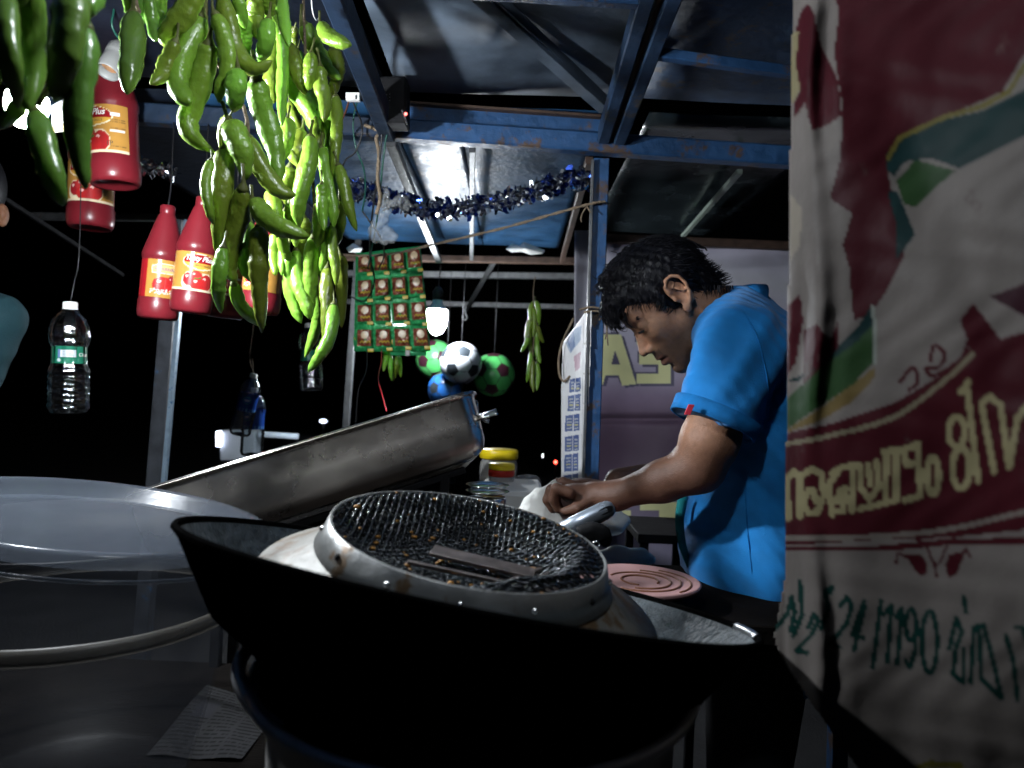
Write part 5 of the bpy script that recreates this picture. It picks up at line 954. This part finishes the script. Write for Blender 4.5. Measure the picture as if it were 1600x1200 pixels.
hand(920, 772, -.080)
S.cap(B(1158, 555, .17), B(1110, 690, .175), .054, .048, .02); S.cap(B(1110, 690, .175), B(1050, 748, .15), .046, .040, .016); S.cap(B(1050, 748, .15), B(965, 752, .06), .040, .026, .016); hand(930, 762, .045)
V, F = S.mesh(2)
q = (V - HO) / HS; qf, qu, qw = q @ hf, q @ hu, q @ hw; C = np.zeros((len(V), 3)); C[:] = (.42, .215, .128)
head = (V[:, 0] < 10) & ((qu > -135) & (qf > -70) & (V[:, 2] > 1.22)); beard = np.clip((-38 - qu) / 22, 0, 1) * np.clip((qf - (-6)) / 18, 0, 1) * head; C = C * (1 - .82 * beard[:, None]) + np.array((.11, .07, .05)) * .82 * beard[:, None]
lip = head & (np.abs(qu + 75) < 13) & (qf > 73) & (np.abs(qw) < 24); C[lip] = C[lip] * .45 + np.array((.15, .05, .04)) * .5; mous = head & (np.abs(qu + 60) < 6) & (qf > 74) & (np.abs(qw) < 26); C[mous] = C[mous] * .3 + np.array((.03, .02, .018)) * .7
eyez = head & (np.abs(qu + 9) < 13) & (qf > 66) & (np.abs(np.abs(qw) - 32) < 17); C[eyez] *= .72
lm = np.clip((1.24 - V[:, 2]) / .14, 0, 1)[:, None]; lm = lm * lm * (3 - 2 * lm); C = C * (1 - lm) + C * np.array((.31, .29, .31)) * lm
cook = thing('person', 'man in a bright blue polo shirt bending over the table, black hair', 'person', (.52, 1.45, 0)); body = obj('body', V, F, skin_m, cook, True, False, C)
# brows, lashes
br_ = MB()
for sg in (-1, 1):
    for i in range(46):
        a = random.random(); p0 = H(86 - 9 * a ** 2 + random.uniform(-1, 1), 10 + 5 * math.sin(a * 2.6) + random.uniform(-3, 3), sg * (12 + 34 * a)); br_.add(*tube([p0, p0 + HS * (-2 * hf + 1 * hu + sg * 5 * hw), p0 + HS * (-5 * hf - 1 * hu + sg * 9 * hw)], [.0009, .0008, .0002], 4))
    for i in range(22): a = i / 21; p0 = H(87 - 6 * a, -7 - 2.5 * a, sg * (24 + 21 * a)); br_.add(*tube([p0, p0 + HS * (3 * hf - 3.5 * hu)], [.0007, .0002], 4))
br_.build('eyebrows', hair_m, cook)
# hair cap with tufts
S = Sculpt(HO - [.24, .14, .16], HO + [.16, .14, .20], .0035)
he(-4, 36, 0, (89, 80, 81), .012); he(70, 58, 0, (42, 28, 50), .018); he(92, 42, 0, (19, 19, 36), .012); he(-56, -18, 0, (35, 46, 54), .016); he(30, 98, 0, (52, 22, 52), .02)
he(72, -41, 0, (58, 82, 140), .006, 'cut'); he(6, 0, 88, (19, 34, 24), .005, 'cut'); he(8, -101, 0, (78, 62, 140), .006, 'cut'); hc((28, 26, 70), (27, 4, 71), 9, 5, .005)
S.warp(lambda X, Y, Z: .0022 * np.sin((X * hf[0] + Z * hf[2]) * 330 + Y * 140) * np.sin((X * hu[0] + Z * hu[2]) * 150 + Y * 260) + .0012 * np.sin(X * 610 + Y * 520 + Z * 300))
V, F = S.mesh(1); obj('hair', V, F, hair_m, cook); HV = V
hq = (HV - HO) / HS; hF, hU, hW = hq @ hf, hq @ hu, hq @ hw; st_ = MB(); idx = RNG.choice(len(HV), 3200, replace=False)
cen = H(-10, 45, 0)
for i in idx:
    p = HV[i]; n_ = nrm(p - cen); fF, fU = hF[i], hU[i]
    flow = nrm(hf * (.9 if fF > -20 else -.4) + hu * (-.75 if fU < 90 else -.1) + RNG.normal(size=3) * .38) if fF > -20 else nrm(-hu * .8 - hf * .7 + RNG.normal(size=3) * .35); flow = nrm(flow - n_ * flow.dot(n_) * .8)
    L = random.uniform(.010, .022); st_.add(*tube([p - n_ * .002, p + flow * L * .4 + n_ * .0035, p + flow * L * .75 + n_ * .005, p + flow * L + n_ * .0045], [.0007, .0006, .0004, .0001], 4, False))
def lock(pts, r=.0011, jit=.003, n=1):
    for _ in range(n):
        q = [P(940 + x / 5, 360 + y / 5, 1.42 + w) + RNG.normal(size=3) * jit * (k / len(pts)) for k, (x, y, w) in enumerate(pts)]; st_.add(*tube(spline(q, 9), np.linspace(r, .0002, 9), 4, False))
lock([(200, 300, -.02), (150, 240, -.02), (190, 190, -.02), (240, 210, -.02)], n=2, jit=.001); lock([(180, 280, 0), (110, 290, 0), (105, 340, 0)], n=2); lock([(130, 420, 0), (70, 440, 0), (20, 410, 0)], n=6); lock([(130, 390, 0), (70, 380, 0), (25, 370, 0)], n=6, jit=.005)
lock([(120, 480, 0), (60, 500, 0), (35, 570, 0), (60, 620, 0)], n=6); lock([(120, 600, -.02), (90, 700, -.02), (150, 762, -.02), (200, 740, -.02)], n=14, jit=.006); lock([(150, 600, .02), (110, 690, .02), (130, 750, .02)], n=10, jit=.006); lock([(200, 600, -.04), (190, 700, -.04), (245, 770, -.04)], n=12, jit=.005); lock([(230, 120, 0), (245, 150, 0), (240, 200, 0)], n=2)
for k in range(60): x = random.uniform(840, 1010); y = 205 + (x - 820) * random.uniform(.7, 1.1); w = random.uniform(-.06, .04); lock([(x - 50, y + 30, w), (x - 10, y + 15, w), (x + random.uniform(8, 24), y - random.uniform(-15, 12), w)], .0011, .002)
for k in range(60): x = random.uniform(760, 1030); w = random.uniform(-.075, 0); lock([(x, 430, w), (x + 5, 470, w), (x + random.uniform(-15, 15), random.uniform(495, 530), w)], .0016, .002)
for k in range(60): x = random.uniform(300, 800); w = random.uniform(-.05, .05); y = 45 + .0009 * (x - 520) ** 2; lock([(x + 30, y + 45, w), (x, y + 15, w), (x - random.uniform(20, 60), y + random.uniform(-12, 14), w)], .0014, .002)
for k in range(40): w = -.078 + random.uniform(-.004, .004); x = random.uniform(430, 490); lock([(x, 500, w), (x, 550, w), (x + random.uniform(-20, 10), random.uniform(585, 610), w)], .0014, .001)
st_.build('hair_strands', hair_m, cook)
# polo shirt
S = Sculpt(np.array([.22, 1.05, .72]), np.array([.80, 1.80, 1.50]), .0042)
S.cap(B(1172, 565, 0), B(1188, 700, 0), .108, .125, .02, scale=.62); S.cap(B(1188, 700, 0), B(1182, 860, 0), .125, .138, .02, scale=.72); S.cap(B(1182, 860, 0), B(1186, 1010, 0), .138, .115, .02, scale=.75)
S.cap(B(1150, 510, 0), B(1160, 540, 0), .078, .09, .02, scale=.75)
for sg in (-1, 1):
    S.cap(B(1150, 530, .09 * sg), B(1160, 548, .17 * sg), .078, .072, .03); a_, b_ = B(1162, 545, .172 * sg), B(1110, 668, .188 * sg); S.cap(a_, b_, .071, .070, .022, cut=(b_ - nrm(b_ - a_) * .006, b_ - a_))
S.warp(lambda X, Y, Z: .0042 * np.sin((X * .75 - Z * .66) * 120 + np.sin(Z * 24) * 1.4) * np.exp(-((Z - 1.31) / .10) ** 2) * np.exp(-((Y - 1.23) / .12) ** 2) + .0028 * np.sin((X * .9 + Z * .35) * 75 + np.sin(Z * 17)) * (Z < 1.2) + .0010 * np.sin(X * 210 + Z * 160 + Y * 90))
S.cap(H(-20, -25, 0), H(-58, -122, 0), .060, .066, .004, 'cut')
V, F = S.mesh(2); sh = obj('shirt', V, F, shirt_m, cook); SV = V
def on_shirt(px, py):
    """the spot of the shirt's near side seen there"""
    r_ = SV - CAM; u_ = 800 + FPX * (r_ @ RX) / r_[:, 1]; v_ = 600 - FPX * (r_ @ UP) / r_[:, 1]; d_ = (u_ - px) ** 2 + (v_ - py) ** 2; k_ = np.argsort(d_)[:24]; return SV[k_[np.argmin(SV[k_, 1])]]
for q_ in ([(1162, 486), (1182, 520), (1196, 560), (1203, 605), (1204, 650)], [(1160, 770), (1164, 830), (1170, 890), (1174, 950)]):
    pz = spline([on_shirt(*k) + np.array([0, -.0006, 0]) for k in q_], 40); obj('stitched_seam', *tube(pz, .0013, 6), hem_m, sh)
a_, b_ = B(1162, 545, -.172), B(1110, 668, -.188); ax = nrm(b_ - a_); e1 = nrm(np.cross(ax, FW)); e2 = np.cross(ax, e1)
def ringband(c0, c1, r0, r1, th, name, m_, par, n=48):
    V = []; F = []
    for (c, r) in ((c0, r0), (c1, r1), (c1, r1 - th), (c0, r0 - th)):
        for k in range(n): a = 2 * math.pi * k / n; V.append(c + (e1 * math.cos(a) + e2 * math.sin(a)) * r * (1 + .012 * math.sin(3 * a)))
    for i in range(4):
        for k in range(n): j = (i + 1) % 4; F.append((i * n + k, i * n + (k + 1) % n, j * n + (k + 1) % n, j * n + k))
    return obj(name, V, F, m_, par)
LL = np.linalg.norm(b_ - a_); ringband(a_ + ax * (LL - .030), a_ + ax * (LL - .004), .0745, .0735, .006, 'sleeve_hem', hem_m, cook)
pt = P(1077, 640, 1.165); obj('red_tag', *bevbox(pt, nrm(e1 * .3 + RX) * .0045, FW * .002, -ax * .009), mat('red_cloth_tag', (.65, .03, .06), .7), cook, False)
# collar
cV = []; cF = []; n = 40; ca, cb = H(-40, -70, 0), H(-52, -98, 0); cx_ = nrm(cb - ca); c1 = nrm(np.cross(cx_, FW)); c2 = np.cross(cx_, c1)
for (t_, r) in ((-.004, .064), (-.006, .070), (.010, .082), (.034, .093), (.032, .086), (.008, .070)):
    for k in range(n): a = 2 * math.pi * k / n; cV.append(cb + cx_ * t_ + (c1 * math.cos(a) * r + c2 * math.sin(a) * r * 1.05))
for i in range(5):
    for k in range(n): cF.append((i * n + k, i * n + (k + 1) % n, (i + 1) * n + (k + 1) % n, (i + 1) * n + k))
obj('collar', cV, cF, hem_m, cook)
# teal lining edge hanging at the front, trousers and shoes
obj('teal_cloth_edge', *tube(spline([B(1068, 775, -.04), B(1062, 810, -.045), B(1066, 850, -.045), B(1078, 885, -.03)], 14), np.linspace(.010, .006, 14), 8, True, .5), mat('teal_cloth', (.01, .28, .30), .8), cook)
S = Sculpt(np.array([.28, 1.15, -.01]), np.array([.80, 1.70, 1.0]), .009); tr_m = mat('dark_trousers', (.012, .012, .016), .85)
for sg in (-1, 1):
    hp_ = B(1184, 1000, .085 * sg); S.cap(hp_, [hp_[0] - .01, hp_[1], .48], .095, .066, .02); S.cap([hp_[0] - .01, hp_[1], .48], [hp_[0] + .02, hp_[1], .09], .066, .055, .02); S.cap([hp_[0] + .03, hp_[1], .04], [hp_[0] - .13, hp_[1] + .02 * sg, .035], .038, .036, .02)
V, F = S.mesh(1); obj('trousers', V, F, tr_m, cook)
# ================================================================== bystander at the left edge
D2 = 1.9
def K(px, py, w=0): return P(px - 5, py, D2) + np.array([0, w, 0])
teal_m = mat('teal_shirt_cotton', (.014, .055, .07), .8, var=.15, vscale=25, bump=.3, bscale=300)
by = thing('person', 'bystander in a teal shirt cut off by the left edge of the picture', 'person', K(-95, 600) * [1, 1, 0])
S = Sculpt(K(-95, 500) - [.32, .22, .40], K(-95, 300) + [.30, .22, .22], .006)
S.ell(K(-58, 292), (.078, .10, .112), None, .01); S.ell(K(-56, 345), (.058, .085, .075), None, .03); S.ell(K(-58, 318, -.098), (.02, .018, .022), None, .01); S.cap(K(-64, 370), K(-75, 440), .055, .062, .02)
S.ell(K(-4, 332, .03), (.012, .022, .032), None, .004); S.ell(K(-1, 332, .02), (.006, .012, .02), None, .002, 'cut'); S.ell(K(-108, 332, .03), (.012, .022, .032), None, .004)
for x in (-76, -40): S.ell(K(x, 308, -.096), (.018, .014, .012), None, .006, 'cut'); S.ell(K(x, 308, -.080), (.014, .014, .011), None, .002)
S.ell(K(-58, 352, -.088), (.026, .012, .010), None, .005); S.cap(K(-58, 351, -.10), K(-44, 351, -.095), .0025, .002, .002, 'cut')
S.cap(K(-75, 440), K(-80, 520), .07, .12, .03, scale=.8)
for sg in (-1, 1): S.cap(K(-75 + 75 * sg, 490), K(-92 + 48 * sg, 620), .045, .038, .02); S.cap(K(-92 + 48 * sg, 620), K(-95 + 30 * sg, 720, -.10), .038, .028, .02); S.ell(K(-95 + 26 * sg, 735, -.12), (.026, .034, .04), None, .01)
V, F = S.mesh(2); C = np.zeros((len(V), 3)); C[:] = (.26, .12, .065); obj('body', V, F, skin_m, by, True, False, C)
S = Sculpt(K(-95, 420) - [.20, .20, .20], K(-40, 230) + [.25, .20, .10], .006); S.ell(K(-58, 282, .015), (.086, .108, .112), None, .01); S.ell(K(-58, 330, -.10), (.10, .09, .085), None, .01, 'cut'); S.ell(K(-58, 390, 0), (.12, .2, .06), None, .01, 'cut'); V, F = S.mesh(1); obj('hair', V, F, hair_m, by)
S = Sculpt(K(-85, 900) - [.36, .26, .05], K(-85, 420) + [.36, .26, .06], .007)
S.cap(K(-95, 520), K(-98, 830), .11, .115, .03, scale=.8)
for sg in (-1, 1): S.cap(K(-75 + 40 * sg, 485), K(-75 + 74 * sg, 500), .062, .066, .03); S.cap(K(-75 + 74 * sg, 500), K(-92 + 48 * sg, 618), .068, .056, .02)
S.warp(lambda X, Y, Z: .0018 * np.sin(X * 60 + Z * 40 + np.sin(Z * 30)) + .0008 * np.sin(X * 140 - Z * 90)); S.cap(K(-64, 400), K(-76, 452), .06, .068, .004, 'cut'); V, F = S.mesh(2); obj('shirt', V, F, teal_m, by)
S = Sculpt(np.array([K(-95, 600)[0] - .3, D2 - .3, -.01]), np.array([K(-95, 600)[0] + .35, D2 + .3, K(0, 800)[2] + .05]), .01)
for sg in (-1, 1): hp_ = K(-105 + 42 * sg, 830); S.cap(hp_, [hp_[0], D2, .48], .10, .07, .02); S.cap([hp_[0], D2, .48], [hp_[0], D2, .09], .07, .055, .02); S.cap([hp_[0], D2 + .03, .04], [hp_[0], D2 - .13, .035], .038, .036, .02)
V, F = S.mesh(1); obj('trousers', V, F, tr_m, by)
